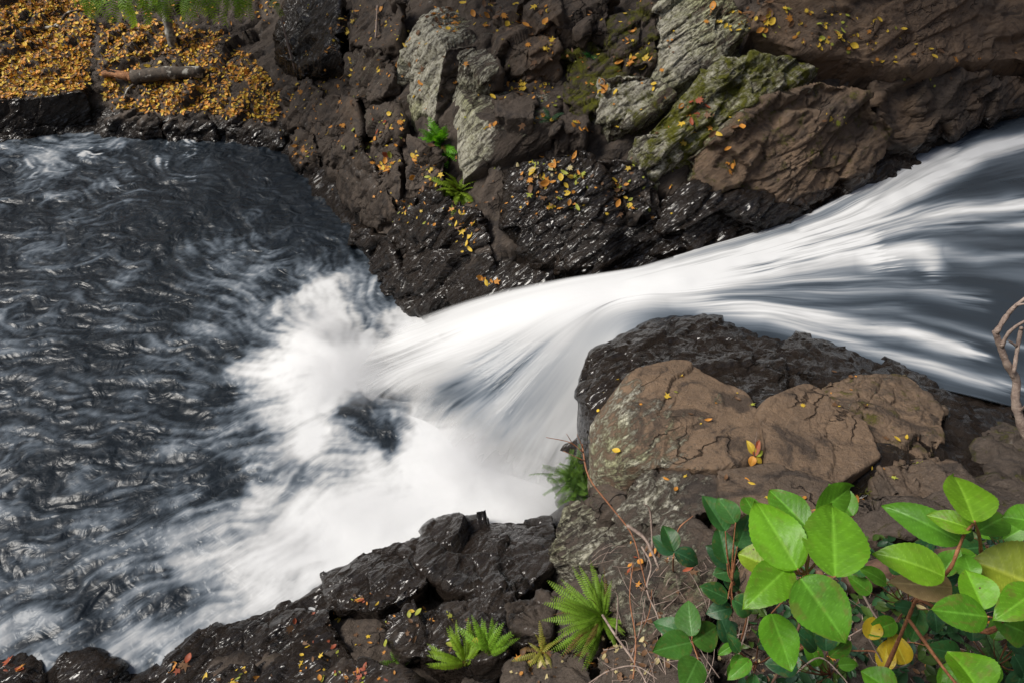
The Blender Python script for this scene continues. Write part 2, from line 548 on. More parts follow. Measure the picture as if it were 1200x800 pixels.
def rock(label, pts, lvl=6, amp=1.0, wet=0.0, lichen=0.0, moss=0.0, brown=0.3, depth=0.5, sharp=60, cat='rock', name='rock', group=None, lall=0.0, back=(0.0, 0.35), grow=1.0):
    _seed[0] += 7
    sd = _seed[0]
    W = []
    for (px, py, s) in pts:
        if isinstance(s, tuple):
            if s[0] == 'z':
                p = pz(px, py, s[1])
            elif s[0] == 'v':      # straight below an earlier corner: same distance from the viewer's plane
                d = ray(px, py)
                p = CAM + d * (W[s[1]][1] - (s[2] if len(s) > 2 else 0)) / d[1]
            else:                  # level with an earlier corner
                p = pz(px, py, W[s[1]][2] + s[2])
        else:
            p = hit(px, py, s)
        W.append(np.array(p))
    W = np.array(W)
    c = W.mean(0)
    W[:, :2] = c[:2] + (W[:, :2] - c[:2]) * grow
    low = c + (W - c) * 0.96 + np.array([back[0], back[1], -1.0]) * depth
    H = np.r_[W, low]
    bm = bmesh.new()
    for p in H:
        bm.verts.new(p)
    bmesh.ops.convex_hull(bm, input=bm.verts)
    bm.normal_update()
    pl = []
    ctr = H.mean(0)
    for f in bm.faces:
        n = np.array(f.normal)
        d = n @ (np.array(f.verts[0].co) - ctr)
        if d < 0:
            n, d = -n, -d
        pl.append((*n, max(d, 0.02)))
    bm.free()
    keep = []
    for q_ in pl:                  # coplanar triangles count once
        if not any(np.dot(q_[:3], k_[:3]) > .995 and abs(q_[3] - k_[3]) < .02 for k_ in keep):
            keep.append(q_)
    pl = keep
    rg = np.random.default_rng(sd)
    ext = H.max(0) - H.min(0)
    size = float(np.sort(ext)[1])
    for k in range(5):             # knock some corners off
        i = rg.integers(len(W))
        n = H[i] - ctr + rg.normal(0, .25, 3) * size
        n /= np.linalg.norm(n)
        pl.append((*n, max((n @ (H - ctr).T).max() * rg.uniform(.90, .985), .02)))
    pl = np.array(pl)
    D, F = ico(lvl)
    D = D * (ext / ext.max() + 0.15)
    D = D / np.linalg.norm(D, axis=1)[:, None]
    q = np.maximum(D @ pl[:, :3].T, 0) / pl[:, 3]
    s_ = (q ** sharp)
    r = s_.sum(1) ** (-1 / sharp)
    nn = s_ @ (pl[:, :3] / pl[:, 3:4])
    nn /= np.linalg.norm(nn, axis=1)[:, None]
    P = ctr + D * r[:, None]
    P = P + nn * rock_relief(P, min(size, .9), sd, amp)[:, None]
    wd = water_dist(P)
    wv = np.clip(wet + sstep(.42, .05, wd) * 1.0, 0, 1.2)
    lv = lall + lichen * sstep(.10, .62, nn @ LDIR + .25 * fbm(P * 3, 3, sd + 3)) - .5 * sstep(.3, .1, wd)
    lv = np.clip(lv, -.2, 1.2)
    mv = np.clip(moss - .5 * sstep(.35, .1, wd), 0, 1.2)
    base = np.array([c[0], c[1], P[:, 2].min()])
    me = mesh_np(name, P - base, F, dict(wet=wv, lichen=lv, moss=mv, brown=np.full(len(P), brown)))
    return obj(name, me, M_ROCK, None, base, label, cat, group)


# ------------------------------------------------------------------ terrain sheet
def build_terrain():
    st = 0.035
    xs = np.r_[np.arange(-40, -11, 0.8), np.arange(-11, 6, st), np.arange(6, 40, 0.8)]
    ys = np.r_[np.arange(-12, 0.2, 0.4), np.arange(0.2, 11.5, st), np.arange(11.5, 45, 0.8)]
    X, Y = np.meshgrid(xs, ys)
    Xf, Yf = X.ravel(), Y.ravel()
    Z = Bz(Xf, Yf)
    Z = Z + np.maximum(Yf - 14, 0) * .9 + np.maximum(-14 - Xf, 0) * .5 + np.maximum(Xf - 10, 0) * .9 + np.maximum(-3 - Yf, 0) * 1.1  # slopes out of view raised to cut off low sky and darken reflections
    P = np.c_[Xf, Yf, Z]
    gz_y, gz_x = np.gradient(Z.reshape(X.shape), ys, xs)
    nn = np.c_[-gz_x.ravel(), -gz_y.ravel(), np.ones(len(Z))]
    nn /= np.linalg.norm(nn, axis=1)[:, None]
    inn = (Xf > -11.5) & (Xf < 6.5) & (Yf > -.2) & (Yf < 12)
    d = np.zeros(len(Z))
    d[inn] = rock_relief(P[inn], .9, 5, .9) + rock_relief(P[inn] + 31.7, .35, 9, 1.2) - .04
    fade = sstep(0, .25, Z + .35)
    P = P + nn * (d * fade)[:, None]
    near = np.zeros(len(Z), bool) | inn
    wet = np.zeros(len(Z))
    wet[near] = np.clip(sstep(.6, .1, water_dist(P[near])) + .25, 0, 1)
    me = mesh_np('terrain', P, gridF(*X.shape), dict(wet=wet, lichen=np.zeros(len(Z)), moss=np.full(len(Z), .12), brown=np.full(len(Z), .08)))
    obj('terrain', me, M_ROCK, kind='structure')


build_terrain()

# ------------------------------------------------------------------ rocks of the far bank
rock('tall rock with a crusty pale lichen face above the bright green fern tuft', [(472, 50, .28), (500, 46, .34), (521, 62, .36), (490, 10, ('f', 1, .12)), (575, -4, ('f', 1, .18)), (598, 38, ('f', 2, .08)), (470, 105, ('v', 0)), (488, 130, ('v', 1)), (506, 142, .1), (523, 132, ('v', 2))], lichen=.9, lall=.22, brown=.3)
rock('brown leaf-dusted block behind the angular ledge block', [(577, 45, .25), (612, 60, .32), (655, 50, .3), (588, 8, ('f', 0, .12)), (652, 4, ('f', 2, .12)), (580, 66, ('v', 0)), (615, 92, ('v', 1)), (657, 88, ('v', 2))], lichen=.5, brown=.45)
rock('small stone with a pale green lichen end wedged on top of the angular ledge block', [(534, 72, .38), (556, 78, .42), (590, 80, .38), (540, 62, ('f', 0, .03)), (560, 57, ('f', 1, .04)), (588, 68, ('f', 2, .03)), (538, 86, ('v', 0)), (558, 92, ('v', 1)), (578, 92, ('v', 2))], lvl=5, lichen=.9, brown=.4, depth=.25)
rock('big angular block with a pale split left face and dark overhanging front', [(562, 147, .42), (650, 142, .34), (525, 90, ('f', 0, .10)), (640, 90, ('f', 1, .10)), (666, 112, ('f', 1, .05)), (541, 206, ('v', 0, .05)), (602, 182, ('v', 0)), (646, 166, ('v', 1)), (528, 156, ('v', 2))], lvl=7, lichen=1.1, brown=.05, wet=.12, amp=.28, sharp=90)
rock('small dark step stone on the flat top of the angular block', [(582, 138, .55), (626, 138, .52), (580, 116, ('f', 0, .03)), (606, 106, ('f', 0, .05)), (630, 110, ('f', 1, .04))], lvl=5, brown=.3, depth=.2, lichen=.3)
rock('low dark ledge stone at the right end of the angular block', [(650, 150, .35), (690, 152, .3), (655, 132, ('f', 0, .05)), (690, 136, ('f', 1, .04)), (652, 168, ('v', 0)), (686, 172, ('v', 1))], lvl=5, brown=.25, depth=.3)
rock('large wet tilted slab strewn with yellow leaves under the angular block', [(606, 202, .34), (628, 180, .36), (694, 178, .34), (724, 236, .2), (768, 278, .05), (705, 314, .02), (642, 312, .05), (590, 268, .16), (588, 196, .2)], lvl=7, wet=.75, brown=.3, amp=.85)
rock('dark green mossy rock in the hollow beneath the brown mossy stone', [(658, 62, .08), (690, 42, .14), (720, 58, .14), (738, 108, .12), (716, 140, .12), (668, 132, .08)], moss=.55, brown=.2, wet=.2)
rock('brown rock with mossy side left of the white lichen slab', [(716, 42, .28), (745, 12, .32), (772, 6, .32), (770, 74, .2), (735, 80, .2), (700, 20, .2)], moss=.45, brown=.45)
rock('pale grey-white lichen covered slab at the top centre-right', [(768, 8, .36), (800, -16, .44), (850, -12, .46), (878, 40, .40), (840, 72, .34), (796, 96, .30), (774, 72, .32)], lvl=7, lall=.92, lichen=.3, moss=.30, brown=.4)
rock('jagged ledge of pale slaty edges above the deep dark slot', [(702, 92, .30), (735, 80, .36), (786, 98, .36), (798, 112, .26), (752, 138, .28), (716, 142, .24), (704, 122, .26)], lall=.72, lichen=.45, moss=.40, brown=.35)
rock('mossy yellow-green lichen ridge running up to the right', [(800, 112, .30), (842, 76, .36), (905, 58, .38), (965, 70, .33), (935, 96, .36), (882, 118, .42), (842, 152, .38), (802, 178, .32), (748, 186, .26), (756, 158, .3)], lvl=7, lall=1.0, lichen=.5, moss=.62, brown=.35)
rock('small pale lichen rock at the foot of the mossy ridge', [(742, 160, .32), (790, 150, .36), (800, 178, .3), (772, 205, .22), (745, 200, .22)], lvl=5, lall=.95, moss=.45, depth=.3)
rock('big rounded brown boulder above the bend of the white water', [(838, 160, .32), (882, 116, .44), (960, 94, .42), (1012, 104, .36), (1052, 150, .24), (1030, 200, .08), (962, 236, .06), (900, 240, .08), (830, 216, .15), (790, 202, .2)], lvl=7, lichen=.8, lall=.2, moss=.3, brown=.6, amp=.9)
rock('broad smooth brown slab with scattered leaves along the top right', [(862, 32, .36), (900, -10, .44), (1000, -40, .4), (1120, -40, .4), (1240, -40, .4), (1240, 66, .36), (1120, 77, .36), (1050, 82, .36), (1000, 66, .34), (930, 56, .34)], lvl=7, brown=.72, amp=.5)
rock('low dark rock under the long crack beside the upper stream', [(1015, 92, .2), (1080, 88, .26), (1240, 86, .26), (1240, 116, .06), (1130, 134, .06), (1075, 168, .06), (1042, 166, .14)], lvl=7, brown=.5, wet=.25)
rock('black wet rock at the water edge below the rounded boulder', [(795, 208, .16), (850, 226, .16), (950, 242, .12), (900, 264, .03), (820, 290, .02), (760, 304, .02), (730, 272, .08)], wet=1, brown=.12)
rock('purplish dark wet rock right of the leaf-strewn slab', [(692, 182, .30), (742, 186, .30), (772, 215, .25), (778, 262, .1), (740, 250, .18)], wet=.6, brown=.2)
rock('brown wet facet sloping into the pool left of the fern', [(392, 190, .22), (426, 176, .28), (452, 214, .26), (466, 246, .18), (440, 268, .04), (402, 238, .02)], wet=.5, brown=.35, amp=.7)
rock('dark stone with orange leaves heaped on its flat top', [(440, 198, .34), (470, 206, .32), (436, 172, ('f', 0, .05)), (468, 164, ('f', 1, .06)), (440, 232, ('v', 0)), (468, 240, ('v', 1))], wet=.15, brown=.3)
rock('upright ridged stone with leaves just left of the fern tuft', [(476, 156, .32), (500, 164, .38), (522, 182, .32), (520, 224, .2), (480, 224, .2)], brown=.25, wet=.2, lichen=.2)
rock('broad black wet slab dipping toward the plunging jet', [(468, 228, .2), (520, 226, .26), (566, 240, .22), (584, 304, .06), (532, 350, -.02), (482, 368, -.05), (452, 300, .03), (460, 250, .1)], lvl=7, wet=1, brown=.2)
rock('black glistening rock at the pool edge above the splash', [(414, 266, .08), (456, 274, .14), (464, 312, .08), (492, 364, -.02), (458, 356, -.04), (428, 322, -.04)], wet=1.1, brown=.1, amp=1.2)
rock('grey round-topped stone with an orange leaf pile beside the pool', [(334, 166, .22), (350, 150, .28), (368, 154, .28), (374, 186, .12), (346, 200, .06)], lvl=5, brown=.35, lichen=.2, depth=.3)
rock('dark jointed rock between the grey stone and the brown facet', [(364, 126, .24), (386, 106, .3), (420, 114, .3), (426, 160, .24), (396, 194, .06), (370, 188, .06)], brown=.3, lichen=.25, wet=.15)
rock('dark grey rock in shade right of the leaf carpet', [(332, 106, .28), (360, 90, .34), (378, 104, .34), (382, 150, .14), (346, 154, .1)], wet=.35, brown=.22, lichen=.3)  # wet value darkens it to paint shade near the corner
rock('lichen-edged dark rock with a thin pale streak down its corner', [(404, 62, .28), (440, 50, .34), (466, 82, .3), (442, 122, .24), (410, 112, .22)], brown=.25, lichen=.5)
rock('dark leaf-speckled slab at the top just left of the tall lichened rock', [(408, 14, .3), (440, -10, .34), (474, -6, .34), (470, 46, .3), (432, 60, .28), (404, 48, .26)], brown=.3, wet=.25)  # wet value carries the corner's painted shade onto this slab
rock('small dark wedge stone under the lichen-edged rock', [(428, 128, .3), (466, 114, .34), (474, 148, .26), (440, 168, .24)], lvl=5, brown=.25, lichen=.5, depth=.3)
rock('black rock face filling the shaded corner behind the leaf carpet', [(318, 60, .2), (330, 0, .35), (400, -10, .4), (402, 62, .3), (350, 84, .25)], brown=.05, wet=.9, moss=.2, depth=.6)  # wet value stands for the corner's shade, darkening the face
rock('long flat black rock wall standing in the pool at the far left', [(-90, 124, ('z', .56)), (0, 117, ('z', .56)), (60, 113, ('z', .56)), (104, 106, ('z', .56)), (-90, 172, ('v', 0, .05)), (0, 160, ('v', 1, .05)), (60, 157, ('v', 2, .05)), (106, 154, ('v', 3, .05)), (-90, 108, ('f', 0, .03)), (104, 96, ('f', 3, .03))], lvl=7, brown=.1, wet=.55, amp=.55, depth=.25)  # wet also paints shade on the wall's front
rock('dark boulder under the broken branch at the pool edge', [(122, 142, .2), (145, 128, .26), (184, 130, .26), (192, 162, .02), (136, 164, .02)], lvl=5, brown=.12, wet=.35, depth=.4)
rock('dark wet boulder below the fallen grey log', [(188, 146, .2), (216, 130, .26), (246, 134, .26), (256, 166, .0), (198, 168, 0)], lvl=5, brown=.12, wet=.4, depth=.4)
rock('low brown rock at the pool edge under the right part of the leaf carpet', [(262, 150, .18), (290, 138, .24), (328, 142, .24), (334, 174, 0), (270, 172, 0)], lvl=5, brown=.3, wet=.4, depth=.4)
rock('shaded brown slab along the top edge between the two lichened rocks', [(602, 2, .3), (640, -30, .38), (720, -30, .38), (714, 36, .3), (655, 34, .3)], brown=.4)

# ------------------------------------------------------------------ rocks of the near bank
Zs = lambda z: ('z', z)
rock('huge near boulder with a black wet back parting the white water', [(700, 387, Zs(1.02)), (684, 420, Zs(1.12)), (677, 470, Zs(1.12)), (683, 515, Zs(1.02)), (742, 368, Zs(.99)), (850, 371, Zs(1.07)), (960, 395, Zs(1.14)), (1085, 431, Zs(1.19)), (1200, 468, Zs(1.21)), (1195, 585, Zs(1.78)), (1040, 575, Zs(1.82)), (900, 575, Zs(1.70)), (745, 548, Zs(1.48)), (740, 440, Zs(1.40)), (860, 450, Zs(1.45)), (1000, 450, Zs(1.45))], lvl=7, wet=.95, brown=.05, lichen=.3, depth=1.3, back=(0, 0), cat='boulder', name='boulder', amp=.5)
rock('smooth brown slab with a white lichened left edge on the near boulder', [(740, 438, Zs(1.52)), (800, 424, Zs(1.50)), (862, 450, Zs(1.57)), (894, 490, Zs(1.70)), (897, 530, Zs(1.77)), (846, 544, Zs(1.77)), (738, 542, Zs(1.60)), (716, 480, Zs(1.40)), (702, 550, Zs(1.25)), (696, 500, Zs(1.15))], lvl=7, brown=.8, lichen=.8, depth=.55, back=(.0, .05), grow=1.06, amp=.20, sharp=70)
rock('brown slab cracked across the middle of the near boulder', [(893, 478, Zs(1.66)), (946, 455, Zs(1.60)), (1006, 488, Zs(1.70)), (1023, 530, Zs(1.79)), (966, 564, Zs(1.87)), (906, 537, Zs(1.82))], lvl=7, brown=.72, depth=.4, back=(0, .05), grow=1.14, amp=.3, lichen=.2)
rock('ochre rock with grey-green lichen on the right of the near boulder', [(960, 455, Zs(1.52)), (1000, 440, Zs(1.50)), (1060, 440, Zs(1.48)), (1102, 476, Zs(1.55)), (1098, 526, Zs(1.72)), (1040, 542, Zs(1.76)), (1008, 502, Zs(1.67))], lvl=7, brown=.62, lall=.40, moss=.3, depth=.4, back=(0, .05), grow=1.1, amp=.7)
rock('low brown rock under the big leaves below the smooth slab', [(848, 552, Zs(1.80)), (902, 542, Zs(1.83)), (962, 568, Zs(1.91)), (1002, 580, Zs(1.96)), (942, 606, Zs(2.0)), (852, 596, Zs(1.88))], brown=.6, depth=.4, back=(0, .05), grow=1.12, amp=.4)
rock('broken brown rubble block at the right foot of the near boulder', [(1030, 545, Zs(1.85)), (1100, 528, Zs(1.78)), (1150, 560, Zs(1.85)), (1130, 592, Zs(1.98)), (1050, 592, Zs(1.98))], brown=.55, depth=.4, back=(0, .05), amp=1.2)
rock('dark rounded rock at the right edge beneath the bare branch', [(1150, 500, Zs(1.45)), (1200, 480, Zs(1.36)), (1240, 520, Zs(1.5)), (1230, 590, Zs(1.9)), (1165, 590, Zs(1.9))], brown=.2, moss=.3, wet=.3, depth=.4, back=(0, .05))
rock('brown block with a white mottled edge below the smooth slab', [(740, 553, Zs(1.58)), (786, 548, Zs(1.66)), (843, 553, Zs(1.74)), (852, 592, Zs(1.79)), (802, 608, Zs(1.79)), (728, 620, Zs(1.55)), (716, 610, Zs(1.45))], brown=.4, lichen=.8, lall=.03, depth=.5, back=(0, .05))
rock('pinkish grey angular block beside the foot of the waterfall', [(680, 583, Zs(1.10)), (722, 606, Zs(1.20)), (716, 643, Zs(1.10)), (692, 667, Zs(.95)), (660, 588, Zs(1.02)), (644, 642, Zs(.85)), (652, 657, Zs(.80))], brown=.2, lichen=.8, depth=.7, back=(0, 0), amp=.7, sharp=36)
rock('small grey rock tucked under the near boulder', [(690, 568, Zs(1.22)), (736, 556, Zs(1.38)), (738, 598, Zs(1.38)), (702, 602, Zs(1.22)), (684, 585, Zs(1.1))], lvl=5, brown=.3, lichen=.5, depth=.5, back=(0, 0))
rock('mottled grey boulder behind the bare twigs', [(700, 648, Zs(1.36)), (735, 622, Zs(1.48)), (802, 602, Zs(1.72)), (852, 642, Zs(1.88)), (832, 720, Zs(1.93)), (762, 748, Zs(1.72)), (704, 706, Zs(1.40))], lvl=7, brown=.35, lichen=.65, lall=.05, depth=.6, back=(0, 0), cat='boulder', name='boulder')
rock('grey ledge of rock behind the right-hand leafy stems', [(1000, 592, Zs(2.02)), (1100, 577, Zs(2.02)), (1230, 560, Zs(2.05)), (1230, 606, Zs(2.2)), (1040, 628, Zs(2.18))], brown=.3, moss=.2, depth=.4, back=(0, .05), lichen=.3)
rock('black wet rock at the foot of the waterfall beside the pink block', [(500, 618, Zs(.08)), (560, 604, Zs(.13)), (648, 602, Zs(.22)), (662, 650, Zs(.72)), (612, 692, Zs(.78)), (532, 692, Zs(.58)), (488, 662, Zs(.30))], lvl=7, wet=1.1, brown=.08, depth=.6, back=(0, 0), amp=.75)
rock('black wet rock with an orange leaf beside the white foam', [(370, 668, Zs(.03)), (445, 643, Zs(.06)), (497, 628, Zs(.14)), (502, 682, Zs(.52)), (440, 717, Zs(.48)), (390, 712, Zs(.28))], lvl=7, wet=1.1, brown=.08, depth=.6, back=(0, 0), amp=.75)
rock('dark rock shelf behind the small ferns', [(440, 722, Zs(.52)), (520, 698, Zs(.66)), (622, 702, Zs(.92)), (642, 748, Zs(1.08)), (562, 772, Zs(.94)), (470, 768, Zs(.68))], lvl=7, wet=.7, brown=.12, depth=.5, back=(0, 0))
rock('dark triangular stone left of the big green fern', [(590, 706, Zs(.98)), (632, 690, Zs(1.0)), (652, 700, Zs(1.05)), (648, 744, Zs(1.18)), (600, 738, Zs(1.08))], lvl=5, wet=.5, brown=.12, depth=.4, back=(0, 0), lichen=.3)
rock('long black shiny slab rimming the lower edge of the pool', [(152, 800, Zs(-.02)), (236, 736, Zs(.03)), (322, 709, Zs(.05)), (386, 716, Zs(.26)), (424, 775, Zs(.48)), (340, 840, Zs(.46)), (200, 840, Zs(.25))], lvl=7, wet=1.1, brown=.12, depth=.5, back=(0, 0), amp=.9)
rock('black rounded hump at the pool edge between two others', [(66, 756, Zs(.02)), (110, 752, Zs(.05)), (152, 786, Zs(.02)), (150, 840, Zs(.18)), (50, 840, Zs(.18))], wet=1.0, brown=.1, depth=.5, back=(0, 0), amp=.6, sharp=12)
rock('black hump in the lower left corner with an orange leaf', [(-40, 768, Zs(.0)), (10, 760, Zs(.04)), (52, 760, Zs(.02)), (66, 840, Zs(.18)), (-40, 840, Zs(.2))], wet=1.0, brown=.1, depth=.5, back=(0, 0), amp=.6, sharp=12)
rock('leaf-littered dark slab at the bottom edge left of the ferns', [(330, 800, Zs(.48)), (400, 770, Zs(.55)), (470, 775, Zs(.70)), (520, 850, Zs(.85)), (330, 850, Zs(.55))], lvl=6, wet=.6, brown=.35, depth=.5, back=(0, 0))

rock('brown rock at the bottom edge between the two small ferns and the big fern', [(585, 770, Zs(1.0)), (640, 755, Zs(1.12)), (690, 765, Zs(1.3)), (700, 830, Zs(1.45)), (590, 840, Zs(1.15))], brown=.2, depth=.4, back=(0, 0), wet=.2)
rock('dark wedge of rock under the root of the big bright fern', [(652, 690, Zs(.95)), (700, 668, Zs(1.1)), (716, 712, Zs(1.3)), (700, 752, Zs(1.35)), (655, 748, Zs(1.15))], brown=.1, depth=.4, back=(0, 0), wet=.3)
rock('grey rock buried among twigs at the bottom below the mottled boulder', [(712, 760, Zs(1.62)), (765, 752, Zs(1.75)), (815, 742, Zs(1.9)), (850, 800, Zs(2.05)), (780, 850, Zs(2.0)), (705, 830, Zs(1.65))], brown=.3, lichen=.4, depth=.4, back=(0, 0))
rock('flat brown rock in the shade under the large leaves', [(880, 640, Zs(2.0)), (960, 625, Zs(2.06)), (990, 680, Zs(2.18)), (950, 740, Zs(2.25)), (870, 720, Zs(2.1))], brown=.45, depth=.4, back=(0, 0))
rock('dark grey rock at the lower right corner', [(1130, 760, Zs(2.48)), (1240, 720, Zs(2.46)), (1250, 840, Zs(2.68)), (1140, 840, Zs(2.62))], brown=.15, lichen=.3, depth=.3, back=(0, 0))

bpy.context.view_layer.update()
# ------------------------------------------------------------------ tubes and leaves
def spline(P, k=6):
    P = np.asarray(P, float)
    if len(P) < 3:
        return np.array([P[0] + (P[-1] - P[0]) * t for t in np.linspace(0, 1, k + 1)])
    Q = np.r_[[2 * P[0] - P[1]], P, [2 * P[-1] - P[-2]]]
    out = []
    for i in range(1, len(Q) - 2):
        for t in np.linspace(0, 1, k, endpoint=False):
            a, b, c, d = Q[i - 1], Q[i], Q[i + 1], Q[i + 2]
            out.append(.5 * (2 * b + (c - a) * t + (2 * a - 5 * b + 4 * c - d) * t * t + (3 * b - a - 3 * c + d) * t ** 3))
    out.append(P[-1])
    return np.array(out)


def tube(P, r0, r1, sides=7, k=5, wob=.12, seed=0):
    """tapered tube round a smooth path; returns V, F (quads)"""
    S = spline(P, k)
    n = len(S)
    T = np.gradient(S, axis=0)
    T /= np.linalg.norm(T, axis=1)[:, None] + 1e-9
    up = np.array([0.3, 0.2, 0.93])
    rg = np.random.default_rng(seed)
    V = []
    for i in range(n):
        a = np.cross(T[i], up)
        if np.linalg.norm(a) < .1:
            a = np.cross(T[i], [1, 0, 0])
        a /= np.linalg.norm(a)
        b = np.cross(T[i], a)
        r = (r0 + (r1 - r0) * i / (n - 1)) * (1 + wob * rg.normal())
        ang = np.linspace(0, 2 * math.pi, sides, endpoint=False)
        V.append(S[i] + r * (np.cos(ang)[:, None] * a + np.sin(ang)[:, None] * b))
    V.append(S[[0]] - T[[0]] * r0 * .3)
    V.append(S[[-1]] + T[[-1]] * r1 * .5)
    V = np.concatenate(V)
    F = []
    for i in range(n - 1):
        for j in range(sides):
            F.append((i * sides + j, i * sides + (j + 1) % sides, (i + 1) * sides + (j + 1) % sides, (i + 1) * sides + j))
    c0, c1 = n * sides, n * sides + 1
    for j in range(0, sides):
        F.append((c0, c0, (j + 1) % sides, j))
        F.append((c1, c1, (n - 1) * sides + j, (n - 1) * sides + (j + 1) % sides))
    return V, F


def poly_mesh(name, V, F, colors=None, smooth=True):
    """mixed tris and quads; repeated indices collapse to triangles"""
    T3 = []
    for f in F:
        f = list(f)
        g = [f[0]] + [f[i] for i in range(1, len(f)) if f[i] != f[i - 1]]
        if g[0] == g[-1]:
            g = g[:-1]
        if len(g) == 4:
            T3.append((g[0], g[1], g[2]))
            T3.append((g[0], g[2], g[3]))
        elif len(g) == 3:
            T3.append(tuple(g))
    return mesh_np(name, np.asarray(V), np.array(T3, int), None, smooth, colors)


class MB:
    def __init__(self):
        self.V, self.F, self.C, self.n = [], [], [], 0

    def add(self, V, F, c=None):
        V = np.asarray(V, float)
        self.V.append(V)
        self.F += [tuple(i + self.n for i in f) for f in F]
        self.C.append(np.broadcast_to(np.asarray(c if c is not None else (1, 1, 1), float), (len(V), 3)))
        self.n += len(V)
        return self

    def tube(self, P, r0, r1, **k):
        return self.add(*tube(P, r0, r1, **k))

    def mesh(self, name, org=(0, 0, 0)):
        return poly_mesh(name, np.concatenate(self.V) - np.asarray(org), self.F, np.concatenate(self.C))


def empty(name, loc, label, cat, group=None):
    return obj(name, None, None, None, Vector(loc), label, cat, group)


# ------------------------------------------------------------------ casting onto the ground
DG = bpy.context.evaluated_depsgraph_get()


def cast(px, py):
    d = Vector(ray(px, py)).normalized()
    ok, loc, nor, _, ob, _ = SC.ray_cast(DG, Vector(CAM), d)
    return (np.array(loc), np.array(nor), ob) if ok else None


YEL, ORA, RED, BRO, LIM, PAL = (.62, .42, .045), (.56, .24, .04), (.30, .07, .03), (.15, .08, .04), (.32, .34, .05), (.48, .40, .20)
CNAME = {YEL: 'yellow', ORA: 'orange', RED: 'red', BRO: 'brown', LIM: 'lime green', PAL: 'pale cream'}


def maple(k=5, jag=.45, seed=0):
    """a small lobed leaf, curled, unit length, stem at the origin"""
    rg = np.random.default_rng(seed)
    pts = []
    for i in range(k):
        a = math.pi * (-.72 + 1.44 * i / (k - 1))
        L = .62 * (1 - .35 * abs(i - (k - 1) / 2) / ((k - 1) / 2)) * rg.uniform(.85, 1.1)
        pts.append((math.sin(a) * L, .42 + math.cos(a) * L))
        if i < k - 1:
            a2 = a + math.pi * .72 / (k - 1)
            pts.append((math.sin(a2) * L * jag, .42 + math.cos(a2) * L * jag))
    pts.append((0, .08))
    V = [(0, .42, .0)] + [(x, y, .22 * (x * x + (y - .42) ** 2) * rg.uniform(-.6, 1.5)) for x, y in pts] + [(.015, -.22, .03), (-.015, -.22, .03)]
    n = len(pts)
    F = [(0, 1 + i, 1 + (i + 1) % n) for i in range(n)] + [(n, n + 1, n + 2)]
    return np.array(V), F


def oval(wd=.28, curl=.3, seed=0, asym=0):
    rg = np.random.default_rng(seed)
    us = (0, .18, .4, .62, .84, 1)
    V, F = [], []
    for u in us:
        w_ = wd * math.sin(math.pi * min(1, u * .94 + .03)) ** .8
        z = curl * (u - .5) ** 2 * rg.uniform(.6, 1.4)
        for s in (-1, 0, 1):
            V.append((s * w_ + asym * u * u, u, z + abs(s) * w_ * .5 * (1 if curl > 0 else -1)))
    for i in range(len(us) - 1):
        for j in range(2):
            a = i * 3 + j
            F.append((a, a + 1, a + 4, a + 3))
    return np.array(V), F


LEAF_SHAPES = [maple(5, .45, 1), maple(7, .5, 2), maple(5, .38, 3), oval(.30, .35, 4), oval(.24, -.3, 5, .12), oval(.34, .5, 6), oval(.2, .6, 7, -.15)]
DOWNH = lambda n: np.array([n[0] * n[2], n[1] * n[2], -(n[0] ** 2 + n[1] ** 2)])


def leaf_frame(nor, rg, tilt=.35):
    n = nor * np.array([.8, .8, 1]) + rg.normal(0, tilt, 3) * .6 + np.array([0, 0, .25])
    n /= np.linalg.norm(n)
    a = np.cross(n, rg.normal(0, 1, 3))
    a /= np.linalg.norm(a)
    b = np.cross(n, a)
    return np.stack([a, b, n], 1)


def inside(poly, x, y):
    c = False
    j = len(poly) - 1
    for i in range(len(poly)):
        xi, yi = poly[i]
        xj, yj = poly[j]
        if (yi > y) != (yj > y) and x < (xj - xi) * (y - yi) / (yj - yi) + xi:
            c = not c
        j = i
    return c


